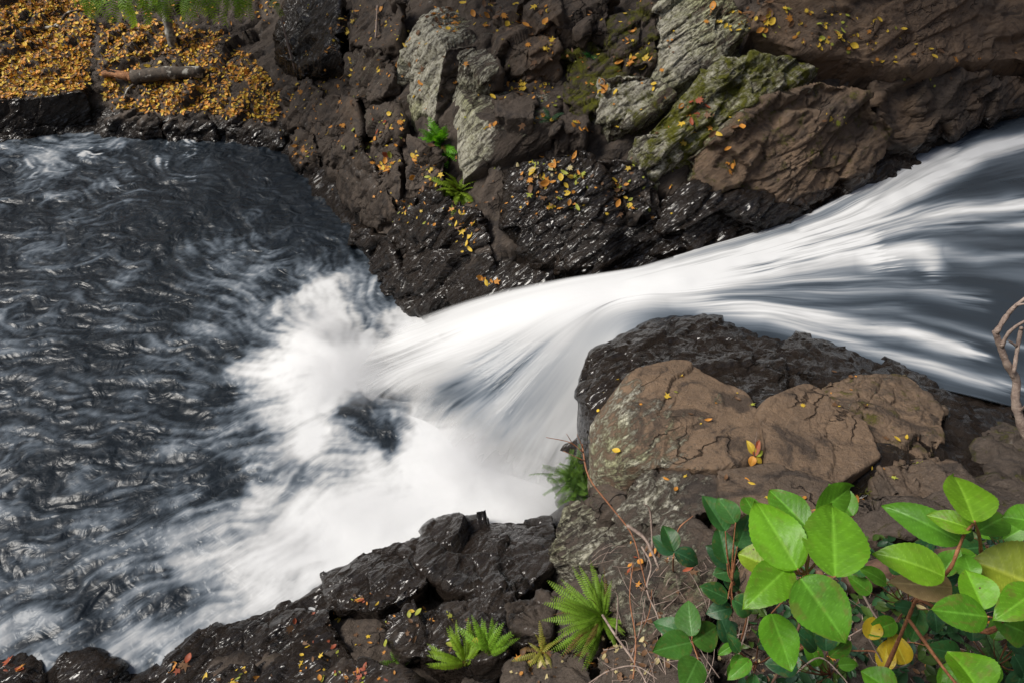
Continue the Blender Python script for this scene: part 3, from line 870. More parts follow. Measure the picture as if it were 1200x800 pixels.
def scatter_leaves():
    rg = np.random.default_rng(11)
    litter = MB()
    # carpets of the left bank
    carp = [([(-40, -30), (60, -30), (112, -10), (108, 60), (104, 104), (60, 112), (0, 116), (-40, 118)], 8500, 1.0),
            ([(118, 30), (180, 25), (260, 40), (300, 70), (330, 110), (328, 148), (280, 140), (240, 132), (190, 135), (150, 128), (122, 132), (118, 80)], 6800, .8),
            ([(112, -30), (330, -30), (310, 70), (240, 40), (118, 30)], 700, .4)]
    for poly, n, bright in carp:
        xs, ys = [p[0] for p in poly], [p[1] for p in poly]
        k = 0
        while k < n:
            x, y = rg.uniform(min(xs), max(xs)), rg.uniform(min(ys), max(ys))
            k += 1
            if not inside(poly, x, y):
                continue
            dens = float(fbm(np.array([[x / 38., y / 26., .5]]), 3, 3)[0])
            if dens < -.28 + .25 * (1 - bright) and rg.random() < .8:
                continue
            r = cast(x, y)
            if r is None or r[0][2] < .06 or r[1][2] < .25:
                continue
            c = [ORA, BRO, YEL, ORA, (.66, .38, .05), BRO, (.60, .30, .05), (.62, .44, .06)][rg.integers(8)]
            c = np.minimum(np.array(c) * rg.uniform(.75, 1.35), .85)
            V, F = LEAF_SHAPES[rg.integers(len(LEAF_SHAPES))]
            M = leaf_frame(r[1], rg, .5)
            litter.add(r[0] + r[1] * rg.uniform(.006, .03) + (V * rg.uniform(.03, .08)) @ M.T, F, c)
    # loose leaves on the rocks: (cx, cy, rx, ry, n, colours)
    spots = [(560, 20, 60, 22, 60, (ORA, YEL, BRO, BRO)), (425, 60, 45, 55, 90, (BRO, ORA, YEL, BRO)), (640, 40, 40, 35, 55, (BRO, ORA, YEL)), (450, 165, 25, 35, 60, (ORA, YEL, LIM, RED)),
             (500, 195, 18, 28, 34, (ORA, YEL, LIM)), (445, 195, 14, 12, 30, (ORA, ORA, YEL)), (352, 178, 16, 14, 26, (ORA, ORA, YEL)), (600, 105, 45, 16, 46, (ORA, YEL, YEL)), (600, 145, 35, 5, 26, (ORA, YEL, BRO)),
             (645, 200, 42, 18, 46, (YEL, LIM, ORA, PAL)), (655, 232, 42, 22, 18, (YEL, LIM, ORA)), (735, 215, 20, 40, 22, (ORA, YEL, LIM)), (545, 262, 16, 34, 26, (ORA, YEL)), (480, 250, 26, 20, 14, (YEL, ORA, LIM)),
             (415, 160, 30, 20, 30, (YEL, LIM, ORA)), (740, 60, 26, 30, 24, (ORA, BRO, YEL)), (755, 85, 30, 20, 18, (ORA, YEL)), (715, 110, 16, 14, 10, (ORA, YEL)), (700, 150, 30, 14, 14, (ORA, YEL)),
             (845, 22, 26, 14, 16, (ORA, YEL)), (960, 35, 100, 28, 95, (YEL, LIM, ORA, YEL)), (1040, 60, 60, 14, 18, (YEL, ORA)), (885, 12, 20, 14, 22, (ORA, BRO)), (835, 150, 40, 30, 16, (ORA, YEL)), (980, 140, 20, 10, 8, (YEL, LIM)),
             (1150, 65, 60, 12, 7, (ORA, YEL)), (1075, 95, 40, 6, 6, (YEL, LIM)), (855, 195, 8, 8, 6, (ORA,)), (570, 328, 10, 8, 9, (ORA, YEL)), (815, 130, 25, 12, 10, (ORA, RED)),
             (810, 470, 70, 40, 13, (YEL, ORA, LIM)), (840, 560, 60, 20, 7, (ORA, YEL)), (960, 590, 70, 12, 9, (ORA, YEL)), (960, 455, 80, 40, 10, (ORA, YEL)), (1060, 540, 60, 30, 9, (YEL, LIM, ORA)),
             (430, 700, 8, 6, 7, (ORA, RED, ORA)), (445, 730, 60, 40, 40, (LIM, YEL, BRO, ORA)), (370, 750, 30, 40, 26, (LIM, ORA, YEL, RED)), (215, 775, 10, 12, 6, (ORA, RED)), (275, 790, 50, 10, 16, (ORA, LIM, YEL)), (20, 783, 18, 6, 5, (ORA, RED)),
             (405, 790, 60, 12, 30, (RED, ORA, LIM)), (510, 740, 60, 30, 12, (YEL, LIM, BRO)), (770, 660, 40, 40, 26, (BRO, RED, ORA)), (780, 760, 60, 40, 30, (BRO, BRO, PAL)), (720, 480, 25, 60, 4, (YEL,)), (500, 60, 60, 60, 50, (BRO, ORA, YEL)),
             (385, 100, 40, 40, 50, (BRO, YEL, ORA)), (340, 110, 25, 30, 30, (YEL, ORA)), (1000, 700, 120, 80, 60, (BRO, BRO, PAL, ORA)), (1120, 760, 90, 40, 50, (BRO, BRO, ORA)), (640, 770, 60, 30, 40, (BRO, BRO, ORA, PAL)), (730, 770, 50, 30, 50, (BRO, BRO, PAL)), (900, 760, 60, 40, 60, (BRO, BRO, PAL))]
    loose = []
    for cx, cy, rx, ry, n, cs in spots:
        for _ in range(int(n * (1.4 if cy < 340 else 1))):
            a, q = rg.uniform(0, 2 * math.pi), math.sqrt(rg.random())
            r = cast(cx + rx * q * math.cos(a), cy + ry * q * math.sin(a))
            if r is None or r[1][2] < .2 or r[0][2] < .04:
                continue
            dist = np.linalg.norm(r[0] - CAM)
            big = .068 if dist > 5 else .042 if dist > 3.2 else .03
            loose.append((rg.uniform(.35, 1.3) * big, r, cs[rg.integers(len(cs))] if rg.random() > .2 else BRO, dist))
    for _ in range(1500):
        px_, py_ = rg.uniform(325, 790), rg.uniform(-5, 265)
        if fbm(np.array([[px_ / 40., py_ / 30., 9.5]]), 3, 4)[0] < -.05:
            continue
        r = cast(px_, py_)
        if r is None or r[1][2] < .5 or r[0][2] < .15:
            continue
        loose.append((rg.uniform(.35, .8) * .06, r, (ORA, YEL, BRO, ORA, BRO, LIM)[rg.integers(6)], np.linalg.norm(r[0] - CAM)))
    loose.sort(key=lambda t: -t[0] / t[3])
    dat = {}
    for i, (s, (p, n, ob), c, _) in enumerate(loose):
        k = int(rg.integers(len(LEAF_SHAPES)))
        V, F = LEAF_SHAPES[k]
        M = leaf_frame(n, rg, .3)
        if i < 290:
            key = (k, c)
            if key not in dat:
                dat[key] = poly_mesh('fallen_leaf', V, F, np.broadcast_to(np.array(c), (len(V), 3)))
            o = obj('fallen_leaf', dat[key], M_LITTER, None, p + n * .006)
            o.rotation_euler = Matrix(M.tolist()).to_euler()
            o.scale = (s, s, s)
            lob = 'lobed' if k < 3 else 'oval'
            base = ob.get('label') or 'bare wet bedrock between the rocks'
            short = ' '.join(base.split()[:7])
            while short.split()[-1] in ('the', 'a', 'with', 'of', 'on', 'in', 'at', 'and', 'under', 'behind', 'beside', 'left', 'its', 'to', 'between', 'from', 'by', 'along'):
                short = ' '.join(short.split()[:-1])
            o['label'] = 'fallen %s %s leaf on %s' % (CNAME[c], lob, short)
            o['category'] = 'leaf'
            o['group'] = 'fallen leaves on the rocks'
        else:
            litter.add(p + n * .006 + (V * s) @ M.T, F, np.array(c) * rg.uniform(.7, 1.1))
    obj('leaf_litter', litter.mesh('leaf_litter'), M_LITTER, label='carpet of fallen orange and yellow leaves on the far left bank', cat='leaf litter', kind='stuff')


scatter_leaves()

# ------------------------------------------------------------------ water: stream and waterfall
WROWS = [
    [(1340, 60, 1.40), (1340, 150, 1.38), (1340, 240, 1.38), (1345, 330, 1.37), (1350, 440, 1.36), (1362, 548, 1.34)],
    [(1200, 120, 1.34), (1200, 180, 1.33), (1200, 240, 1.32), (1200, 300, 1.31), (1197, 380, 1.31), (1194, 482, 1.30)],
    [(1108, 152, 1.30), (1105, 205, 1.30), (1100, 250, 1.30), (1098, 300, 1.29), (1090, 360, 1.28), (1086, 449, 1.25)],
    [(1010, 220, 1.24), (1010, 250, 1.26), (1005, 280, 1.26), (1000, 310, 1.24), (992, 355, 1.24), (981, 422, 1.20)],
    [(920, 260, 1.17), (918, 282, 1.20), (912, 302, 1.20), (905, 325, 1.18), (895, 350, 1.17), (886, 400, 1.12)],
    [(820, 292, 1.09), (818, 310, 1.13), (814, 324, 1.13), (810, 338, 1.11), (806, 354, 1.09), (806, 394, 1.04)],
    [(740, 314, 1.0), (738, 328, 1.04), (733, 338, 1.04), (728, 348, 1.02), (720, 360, .98), (745, 400, .93)],
    [(660, 326, .88), (655, 345, .92), (650, 362, .90), (652, 385, .85), (665, 410, .78), (738, 440, .72)],
    [(570, 345, .57), (560, 375, .62), (560, 405, .60), (575, 440, .52), (610, 480, .42), (715, 507, .34)],
    [(488, 372, .20), (462, 415, .28), (468, 440, .24), (520, 475, .2), (575, 525, .17), (690, 562, .13)],
    [(438, 396, -.08), (385, 445, -.08), (410, 485, -.08), (500, 505, -.08), (550, 560, -.08), (672, 607, -.08)]]
TC = np.array([0, .2, .35, .5, .75, 1.0])


def seg_dist(px, py, L):
    best, fr = np.full(px.shape, 1e9), np.zeros(px.shape)
    n = len(L) - 1
    for i in range(n):
        ax, ay = L[i]
        bx, by = L[i + 1]
        dx, dy = bx - ax, by - ay
        t = np.clip(((px - ax) * dx + (py - ay) * dy) / (dx * dx + dy * dy), 0, 1)
        d = np.hypot(px - ax - t * dx, py - ay - t * dy)
        m = d < best
        best[m], fr[m] = d[m], (i + t[m]) / n
    return best, fr


def crm(A, x):
    """Catmull-Rom of array A (n, ...) at positions x in 0..n-1"""
    n = len(A)
    i = np.clip(np.floor(x).astype(int), 0, n - 2)
    t = (x - i).reshape((-1,) + (1,) * (A.ndim - 1))
    a, b, c, d = A[np.maximum(i - 1, 0)], A[i], A[i + 1], A[np.minimum(i + 2, n - 1)]
    return .5 * (2 * b + (c - a) * t + (2 * a - 5 * b + 4 * c - d) * t * t + (3 * b - a - 3 * c + d) * t ** 3)


def build_stream():
    G = np.array([[pz(*c) for c in row] for row in WROWS])
    G[-1] = [pz(*c) for c in WROWS[-1]]
    ns, ncol = 560, 300
    S = np.linspace(0, 10, ns)
    T = np.linspace(0, 1, ncol)
    A = crm(G, S)                                   # ns, 6, 3
    xi = np.interp(T, TC, np.arange(6))
    P = crm(A.transpose(1, 0, 2), xi).transpose(1, 0, 2)   # ns, ncol, 3
    SS, TT = np.meshgrid(S, T, indexing='ij')
    s, t = SS.ravel(), TT.ravel()
    # silk: very long along the flow, fine across
    wob = .02 * fbm(np.c_[s * .6, t * 5, s * 0], 3, 5)
    tw = t + wob
    k1 = fbm(np.c_[s * .55, tw * 19, s * 0 + 3.1], 4, 31, .55)
    k2 = fbm(np.c_[s * .9, tw * 75, s * 0 + 7.7], 4, 41, .65)
    k3 = fbm(np.c_[s * .35, tw * 9, s * 0 + 1.7], 3, 51)
    soft = .35 + .65 * sstep(6.6, 8.6, s) + .65 * sstep(5.2, 4.2, s)
    k1, k2 = k1 * soft, k2 * soft
    silk = .5 * k1 + .14 * k2 + .5 * k3
    P = P.reshape(-1, 3)
    du = np.gradient(P.reshape(ns, ncol, 3), axis=0)
    dv = np.gradient(P.reshape(ns, ncol, 3), axis=1)
    nn = np.cross(du, dv).reshape(-1, 3)
    nn /= np.linalg.norm(nn, axis=1)[:, None] + 1e-9
    nn *= np.sign(nn[:, 2:3] + 1e-9)
    px, py = topix(P)
    fall = sstep(5.2, 7, s)
    hump = .035 * fbm(np.c_[P[:, 0] * 1.6, P[:, 1] * 2.4, s * 0], 3, 61) * (1 - fall)
    P = P + nn * ((.006 + .005 * fall) * silk + hump)[:, None]
    strokes = [([(1045, 296), (1005, 285), (930, 295), (860, 312), (800, 326), (730, 336), (640, 346)], 16, 24, 1.5),
               ([(1230, 156), (1150, 178), (1100, 201), (1050, 230), (1010, 255), (960, 278)], 8, 13, 1.0),
               ([(1128, 170), (1080, 190), (1030, 215), (1000, 240), (940, 268)], 5, 13, .85),
               ([(1240, 234), (1120, 242), (1060, 250), (1000, 266), (940, 285)], 8, 12, 1.0),
               ([(1240, 262), (1140, 262), (1060, 272), (1010, 285)], 5, 9, .75),
               ([(1092, 322), (1094, 308), (1075, 296), (1040, 296), (1000, 290)], 10, 15, .62),
               ([(1150, 415), (1100, 402), (1060, 388), (1010, 380), (950, 371), (880, 362), (800, 352), (740, 345)], 7, 11, .75),
               ([(1150, 350), (1060, 333), (1000, 336), (930, 342), (850, 345), (780, 345)], 7, 9, .42),
               ([(1195, 458), (1080, 424), (980, 397), (900, 374), (820, 362)], 6, 8, .5),
               ([(1210, 410), (1120, 380), (1050, 362), (980, 358), (900, 356)], 4, 6, .25),
               ([(1000, 215), (960, 240), (900, 268), (830, 292), (760, 312)], 5, 9, .7),
               ([(1210, 300), (1150, 305), (1110, 300)], 3, 6, .25)]
    f = np.zeros(len(s))
    wx = px + 9 * k3
    wy = py + 7 * k1 + 5 * k3
    for L, w0, w1, st in strokes:
        d, fr = seg_dist(wx, wy, L)
        wd_ = (w0 + (w1 - w0) * fr) * 1.25
        endf = sstep(0, .12, fr + .15 * k2 + .03)
        f = np.maximum(f, st * np.exp(-(d / wd_) ** 2) * endf)
    f = f * (.78 + .95 * k1 + .6 * k2) + .05 + .34 * np.clip(silk + .05, 0, 1)
    dj, _ = seg_dist(px, py, [(740, 332), (640, 348), (540, 385), (450, 430), (390, 455)])
    white = .64 + .40 * np.exp(-(dj / 40) ** 2) + .24 * (.5 * k1 + .8 * k3) + .5 * sstep(8.6, 9.8, s)
    d, _ = seg_dist(px, py, [(680, 385), (600, 420), (540, 455), (470, 500)])
    white -= np.exp(-(d / 32) ** 2) * (.36 - .5 * np.clip(k1 + .3 * k2, -.5, .6)) * sstep(6.8, 8, s)
    d, _ = seg_dist(px, py, [(690, 430), (630, 470), (560, 520)])
    white -= np.exp(-(d / 22) ** 2) * (.14 - .3 * (k1 + .4 * k2)) * sstep(6.8, 8, s)
    f = f * (1 - fall) + white * fall
    foam = np.clip(f, 0, 1)
    edge = np.minimum(t / .075, (1 - t) / .03)
    al = np.where(fall > .02, sstep(.0, 1.0, edge + .55 * silk * fall), sstep(0, .35, edge))
    al = al * sstep(9.9, 8.1, s + .9 * (.5 * k2 + .8 * k1 + .6 * k3)) * (1 - .0 * fall)
    F = gridF(ns, ncol)
    row = F[:, 0] // ncol
    cut = int(ns * 5.6 / 10)
    at = dict(foam=foam, alpha=np.clip(al, 0, 1), silk=silk)
    for name, sel in (('stream_water', row < cut), ('waterfall_water', row >= cut)):
        f_ = F[sel]
        ids, inv = np.unique(f_, return_inverse=True)
        me = mesh_np(name, P[ids], inv.reshape(f_.shape), {k: v[ids] for k, v in at.items()})
        obj(name, me, M_SHEET, kind='structure')


build_stream()

# ------------------------------------------------------------------ water: plunge pool
FOAM_SHEEN = [(432, 425, 1), (445, 445, 1), (425, 402, .8), (465, 430, 1), (470, 400, 1), (520, 440, 1), (600, 480, 1.1), (660, 500, 1.1), (370, 430, 1.1), (392, 452, 1.15), (350, 425, 0.95), (415, 465, 1.1), (318, 432, 0.72), (288, 438, 0.5), (266, 405, 0.099), (335, 378, 0.55), (385, 352, 0.72), (412, 330, 0.35), (432, 352, 0.35), (448, 392, 0.35), (430, 300, 0.1), (385, 300, 0.1), (340, 335, 0.099), (300, 375, 0.22), (255, 430, 0.087), (262, 465, 0.099), (450, 335, 0.1),
        (332, 478, 0.52), (295, 500, 0.24), (372, 505, 0.85), (402, 508, 0.45), (440, 495, .02), (415, 492, .12), (455, 480, .12), (465, 508, .06), (428, 480, .2), (484, 492, .22), (512, 500, 0.95), (500, 535, 1), (440, 548, 0.7), (400, 540, 0.5), (560, 580, 1.2), (620, 590, 1.2), (500, 590, 1.15), (440, 620, 1.1),
        (400, 640, 1.11), (350, 605, 0.91), (300, 600, 0.61), (340, 660, 0.78), (330, 692, 0.58), (260, 640, 0.54), (200, 640, 0.43), (230, 680, 0.41), (270, 712, 0.52), (180, 600, 0.087), (250, 560, 0.105), (300, 545, 0.25), (350, 550, 0.4), (170, 690, 0.18), (150, 755, 0.36), (60, 742, 0.27), (100, 700, 0.15),
        (50, 600, 0.099), (50, 500, 0.112), (100, 400, 0.087), (50, 300, 0.099), (200, 350, 0.056), (200, 250, 0.015), (100, 200, 0.093), (60, 165, 0.3), (110, 162, 0.32), (160, 185, 0.124), (200, 175, 0.05), (280, 200, 0.018), (350, 260, 0.018), (20, 220, 0.087), (390, 270, 0.04), (150, 480, 0.099), (150, 540, 0.099), (230, 500, 0.093), (-60, 400, 0.087), (-60, 700, 0.15), (-60, 200, 0.124)]


def build_pool():
    st = .018
    xs = np.arange(-9.2, 1.15, st)
    ys = np.arange(1.5, 10.4, st)
    X, Y = np.meshgrid(xs, ys)
    x, y = X.ravel(), Y.ravel()
    P0 = np.c_[x, y, 0 * x]
    px, py = topix(P0)
    fa = np.array(FOAM_SHEEN)
    pxw = px + 34 * fbm(np.c_[x * 2.2, y * 2.2, 0 * x], 4, 105, .6)
    pyw = py + 26 * fbm(np.c_[x * 2.2, y * 2.2, 0 * x], 4, 115, .6)
    F0 = np.zeros(len(x))
    for a in range(0, len(x), 60000):
        d2 = (pxw[a:a + 60000, None] - fa[:, 0]) ** 2 + (pyw[a:a + 60000, None] - fa[:, 1]) ** 2
        wt = 1 / (d2 + 120) ** 2
        F0[a:a + 60000] = (wt * fa[:, 2]).sum(1) / wt.sum(1)
    # flow: outward from the two plunge zones, drifting left, with eddies
    c1, c2 = pz(385, 440, 0)[:2], pz(560, 560, 0)[:2]
    vx, vy = np.full(len(x), -.25), np.full(len(x), .05)
    for c, a in ((c1, 1.0), (c2, 1.1)):
        dx, dy = x - c[0], y - c[1]
        r = np.hypot(dx, dy) + .15
        vx += a * dx / r / (r + .5)
        vy += a * dy / r / (r + .5)
    q = np.c_[x * .9, y * .9, 0 * x]
    psi = fbm(q, 3, 71).reshape(X.shape)
    gyv, gxv = np.gradient(psi, st)
    far = sstep(1.2, 3.0, np.hypot(x - c1[0], y - c1[1])) * sstep(1.5, 3.2, np.hypot(x - c2[0], y - c2[1]))
    vx += (.26 + .22 * far) * gyv.ravel()
    vy -= (.26 + .22 * far) * gxv.ravel()
    q = np.c_[x * 2.6, y * 2.6, 0 * x]
    psi = fbm(q, 2, 75).reshape(X.shape)
    gyv, gxv = np.gradient(psi, st)
    vx += .10 * gyv.ravel()
    vy -= .10 * gxv.ravel()
    sp = np.hypot(vx, vy) + 1e-6
    vx, vy = (vx / sp).reshape(X.shape), (vy / sp).reshape(X.shape)

    def lic(noise_, steps, h=1.3):
        ny, nx = X.shape
        jj, ii = np.meshgrid(np.arange(nx, dtype=np.float32), np.arange(ny, dtype=np.float32))
        acc = noise_.copy()
        for sg in (1, -1):
            cx, cy = jj.copy(), ii.copy()
            for k in range(steps):
                a = np.clip(cy, 0, ny - 1).astype(np.int32)
                b = np.clip(cx, 0, nx - 1).astype(np.int32)
                cx += sg * h * vx[a, b]
                cy += sg * h * vy[a, b]
                a = np.clip(cy + .5, 0, ny - 1).astype(np.int32)
                b = np.clip(cx + .5, 0, nx - 1).astype(np.int32)
                acc += noise_[a, b]
        acc -= acc.mean()
        return acc / acc.std()

    rg = np.random.default_rng(3)
    wn = rg.normal(size=X.shape)
    mid = fbm(np.c_[x * 17, y * 17, 0 * x], 3, 81, .6).reshape(X.shape)
    big = fbm(np.c_[x * 4.5, y * 4.5, 0 * x], 3, 85).reshape(X.shape)
    L1 = lic(wn, 7)
    L1 = (L1 + np.roll(L1, 1, 0) + np.roll(L1, 1, 1) + np.roll(L1, -1, 0) + np.roll(L1, -1, 1)) / 5
    L1 /= L1.std()
    L2 = lic(mid, 10)
    L3 = lic(big, 8)
    cl = fbm(np.c_[x * 3.4, y * 3.4, 0 * x], 6, 131, .68)
    L = (.75 * L1 + .65 * L2 + .40 * L3).ravel() + .8 * cl / cl.std()
    L /= L.std()
    F0 = np.clip(F0, 0, 1.3)
    amp = np.sqrt(np.clip(F0 * (1.35 - F0), 0, 1)) * (.27 - .13 * sstep(.12, .45, F0))  # faint streaks at low foam paint pale reflections on open water
    f = sstep(.0, 1.0, F0 * 1.08 + amp * L - .01)
    # small bright foam rafts drifting in the far corner
    raft = sstep(1.1, 2.2, (.45 * L1 + .7 * L2 + .55 * L3).ravel()) * sstep(260, 165, py + 60 * (px > 230)) * .8
    foam = np.clip(np.maximum(f, raft), 0, 1)
    # relief
    g1, g2 = pz(380, 425, 0), pz(560, 575, 0)
    e1 = np.exp(-((x - g1[0]) ** 2 / .30 + (y - g1[1]) ** 2 / .30))
    e2 = np.exp(-((x - g2[0]) ** 2 / .55 + (y - g2[1]) ** 2 / .18))
    rip = sstep(.75, .2, F0)
    z = .004 * L2.ravel() * rip + .010 * L3.ravel() * (.3 + .7 * rip)
    ch = 1 - np.abs(fbm(np.c_[x * 3.0 + .35 * fbm(q, 2, 91), y * 4.2, 0 * x], 2, 93, .45)) * 2
    z = z * .9 + .010 * ch * rip
    z += (.17 * e1 + .05 * e2) * (1 + .05 * L3.ravel())
    V = np.c_[x, y, z]
    F = gridF(*X.shape)
    for x0, x1, y0, y1 in ((-16, -9.2, 1.5, 10.4), (-16, -2.5, -1.5, 1.5)):      # the pool runs on beyond the picture
        ox, oy = np.meshgrid(np.linspace(x0, x1, 120), np.linspace(y0, y1, 120))
        oz = .02 * fbm(np.c_[ox.ravel() * 2, oy.ravel() * 2, 0 * ox.ravel()], 3, 141)
        F = np.r_[F, gridF(*ox.shape) + len(V)]
        V = np.r_[V, np.c_[ox.ravel(), oy.ravel(), oz]]
        foam = np.r_[foam, .12 * np.ones(ox.size)]
    obj('pool_water', mesh_np('pool_water', V, F, dict(foam=foam)), M_POOL, kind='structure')


build_pool()

# ------------------------------------------------------------------ fallen wood on the far bank
def ground(px, py, h=0.0):
    r = cast(px, py)
    return r[0] + np.array([0, 0, h])


lg = empty('fallen_log', ground(180, 95), 'short fallen log with lichened bark and a broken orange end on the leaf carpet', 'log')
O = np.array(lg.location)
A, B_, C_ = ground(238, 90, .07), ground(158, 96, .07), ground(122, 92, .07)
obj('bark', MB().tube([A, (A + B_) / 2 + [0, 0, .02], B_], .085, .10, sides=14, wob=.06, seed=2).mesh('bark', O), M_BARK, lg)
mb = MB().tube([B_, (B_ + C_) / 2, C_], .075, .03, sides=10, wob=.2, seed=3)
mb.tube([B_ + [0, 0, .03], C_ + [.12, .03, .05]], .03, .008, wob=.2, seed=4).tube([B_ - [0, .03, .02], C_ + [.2, -.06, -.02]], .03, .006, wob=.2, seed=6)
obj('broken_end', mb.mesh('broken_end', O), M_ROT, lg, label='splintered orange broken end')


def stick(name, label, paths, mat, cat='stick', sides=6, group=None):
    """a thing made of one main stem and its side twigs; each path: (points, r0, r1)"""
    mb_ = MB()
    o0 = np.asarray(paths[0][0][0])
    for i, (P, a, b) in enumerate(paths):
        mb_.tube(P, a, b, sides=sides, seed=i + 5, wob=.08)
    return obj(name, mb_.mesh(name, o0), mat, None, o0, label, cat, group)


gp = lambda L, h=.03: [ground(x, y, h) for x, y in L]
stick('tree_root', 'dark root creeping over the leaf carpet at the upper left', [(gp([(26, 37), (50, 36), (68, 32), (80, 18), (95, 14)]), .035, .015), (gp([(68, 33), (85, 34)]), .02, .008)], M_BARK, 'root')
stick('fallen_stick', 'short dark stick on the leaf carpet right of the far left wall', [(gp([(62, 72), (80, 70), (96, 60)], .04), .02, .008)], M_BARK)
stick('fallen_stick', 'dark stick leaning down from the log to the pool edge', [(gp([(168, 98), (152, 108), (146, 122)], .05), .022, .01)], M_BARK)
stick('fallen_stick', 'thin upright grey stick in front of the shaded black rock face', [([ground(346, 82, .0), ground(346, 82, .3) + [-.03, 0, .1], ground(346, 82, .62) + [-.05, .02, .1]], .022, .012)], M_TWIG)
stick('fallen_stick', 'thin pale stick on the leaf-speckled slab left of the tall lichened rock', [(gp([(441, 50), (442, 30), (443, 12)], .05), .013, .009)], M_TWIG)


# ------------------------------------------------------------------ ferns
def frond_mesh(L, wid, npin, col, seed, arch=.5, needle=False, tipcol=None):
    """one frond along +Y rising to +Z and arching over; unit in metres; origin at the stalk foot"""
    rg = np.random.default_rng(seed)
    mb_ = MB()
    us = np.linspace(0, 1, npin + 3)
    ang0 = .75
    path = [np.zeros(3)]
    for u in us[1:]:
        a = ang0 - arch * 1.9 * u
        path.append(path[-1] + np.array([0.012 * L * math.sin(u * 5 + seed), math.cos(a), math.sin(a)]) * L / (npin + 2))
    path = np.array(path)
    mb_.add(*tube(path, .006 * L + .0006, .0012 * L + .0002, sides=4, k=1, wob=0), np.array(col) * (.8, .6, .8))
    for i in range(1, len(us)):
        u = us[i]
        prof = math.sin(math.pi * min(1, .10 + .9 * u) ** .85) ** .75 if not needle else (.55 + .45 * (1 - u))
        if u < .12:
            continue
        T = path[i] - path[i - 1]
        T /= np.linalg.norm(T)
        for sd in (-1, 1):
            l = wid * L * prof * rg.uniform(.85, 1.1) + .0015
            wv = l * (.28 if not needle else .12) + .001
            side = np.array([sd, 0, 0]) + T * (.35 + .25 * u) + np.array([0, 0, rg.uniform(-.25, .05)])
            side /= np.linalg.norm(side)
            up = np.cross(side, T) * sd
            o = path[i]
            wdir = np.cross(up, side)
            wdir /= np.linalg.norm(wdir)
            dr = np.array([0, 0, -.18 * l])
            pts = [o - wdir * wv * .45, o + side * l * .35 - wdir * wv * .62, o + side * l * .75 - wdir * wv * .42 + dr * .5, o + side * l + dr, o + side * l * .75 + wdir * wv * .42 + dr * .5, o + side * l * .35 + wdir * wv * .62, o + wdir * wv * .45,
                   o + side * l * .35 + up * wv * .12, o + side * l * .75 + up * wv * .1 + dr * .5]
            F = [(0, 1, 7), (1, 2, 8, 7), (2, 3, 8), (3, 4, 8), (4, 5, 7, 8), (5, 6, 7), (0, 7, 6)]
            c = np.array(col) * rg.uniform(.75, 1.2)
            if tipcol is not None:
                c = c * (1 - u) + np.array(tipcol) * u
            mb_.add(pts, F, c)
    return mb_.mesh('frond')


def fern(label, base, fr, L, wid, npin, col, arch=.5, seed=0, name='fern', cat='fern', group='ferns among the rocks', needle=False, part='frond', tilt=.35, tipcol=None, nmesh=4, spread=.008):
    """fr: list of (azimuth deg, length factor, extra pitch)"""
    root = empty(name, base, label, cat, group)
    ms = [frond_mesh(L, wid, npin, col, seed + i, arch, needle, tipcol) for i in range(nmesh)]
    dead = frond_mesh(L, wid * .8, npin, (.17, .105, .035), seed + 99, arch * 1.5, needle)
    rg = np.random.default_rng(seed)
    for i, (az, lf, pt) in enumerate(fr):
        dry = not needle and i % 11 == 7
        o = obj(part, dead if dry else ms[i % nmesh], M_FERN, root)
        if dry:
            o['label'] = 'dry brown frond'
        o.rotation_euler = (Matrix.Rotation(R(az), 3, 'Z') @ Matrix.Rotation(R(pt), 3, 'X') @ Matrix.Rotation(rg.normal(0, .45), 3, 'Y')).to_euler()
        o.scale = (lf,) * 3
        o.location = rg.normal(0, spread, 3) * (1, 1, .6)
    return root


def fan(n, a0, a1, seed, l0=.7, l1=1.1, p=(-15, 30)):
    rg = np.random.default_rng(seed)
    return [(a0 + (a1 - a0) * (i + rg.uniform(.2, .8)) / n, rg.uniform(l0, l1), rg.uniform(*p)) for i in range(n)]


FG = (.085, .20, .018)
FY = (.20, .29, .02)
fern('big bright green fern between the black wet rocks and the twigs', ground(706, 728, .02), fan(44, -25, 150, 1, .6, 1.0, (-40, 5)) + fan(34, -25, 170, 21, .35, .85, (0, 45)) + fan(8, 160, 250, 2, .4, .6), .34, .085, 24, (.15, .29, .025), .30, 10, tipcol=(.20, .33, .035), nmesh=6)
fern('low yellow-green fern at the bottom edge with its tips pointing up left', ground(546, 782, .05), fan(34, -60, 95, 3, .5, 1.05, (-40, 35)), .25, .10, 20, (.19, .32, .02), .35, 20, nmesh=6)
fern('small light green fern just right of the low yellow-green fern', ground(572, 766, .01), fan(22, -75, 60, 4, .5, 1.05, (-40, 35)), .21, .12, 16, (.17, .33, .025), .35, 30)
fern('small pale yellow fern left of the big bright green fern', ground(636, 766, .01), fan(16, -80, 240, 5, .5, .95, (-40, 20)), .17, .11, 14, (.32, .32, .05), .45, 40)
fern('little bright green fern tuft under the tall lichened rock', ground(516, 172, .0), fan(34, 0, 230, 6, .5, 1.1, (-45, 45)), .31, .19, 13, (.13, .36, .02), .4, 50)
fern('leafy yellow-green fern in the crack under the angular block', ground(538, 226, .0), fan(16, 60, 300, 7, .5, .9, (-45, 25)) + fan(22, -60, 200, 27, .4, .9, (-40, 45)), .40, .16, 15, (.20, .30, .025), .45, 60)
fern('tiny dark green fern on the ledge right of the angular block', ground(645, 142, .0), fan(9, 0, 330, 8, .6, 1.0), .22, .13, 12, (.03, .09, .035), .5, 70)
fern('fern frond with pale leaflets in the lower right undergrowth', pd(1172, 785, 1.75), [(35, 1.0, 5), (10, .8, 0), (70, .7, 0)], .20, .14, 20, (.07, .15, .05), .3, 80)
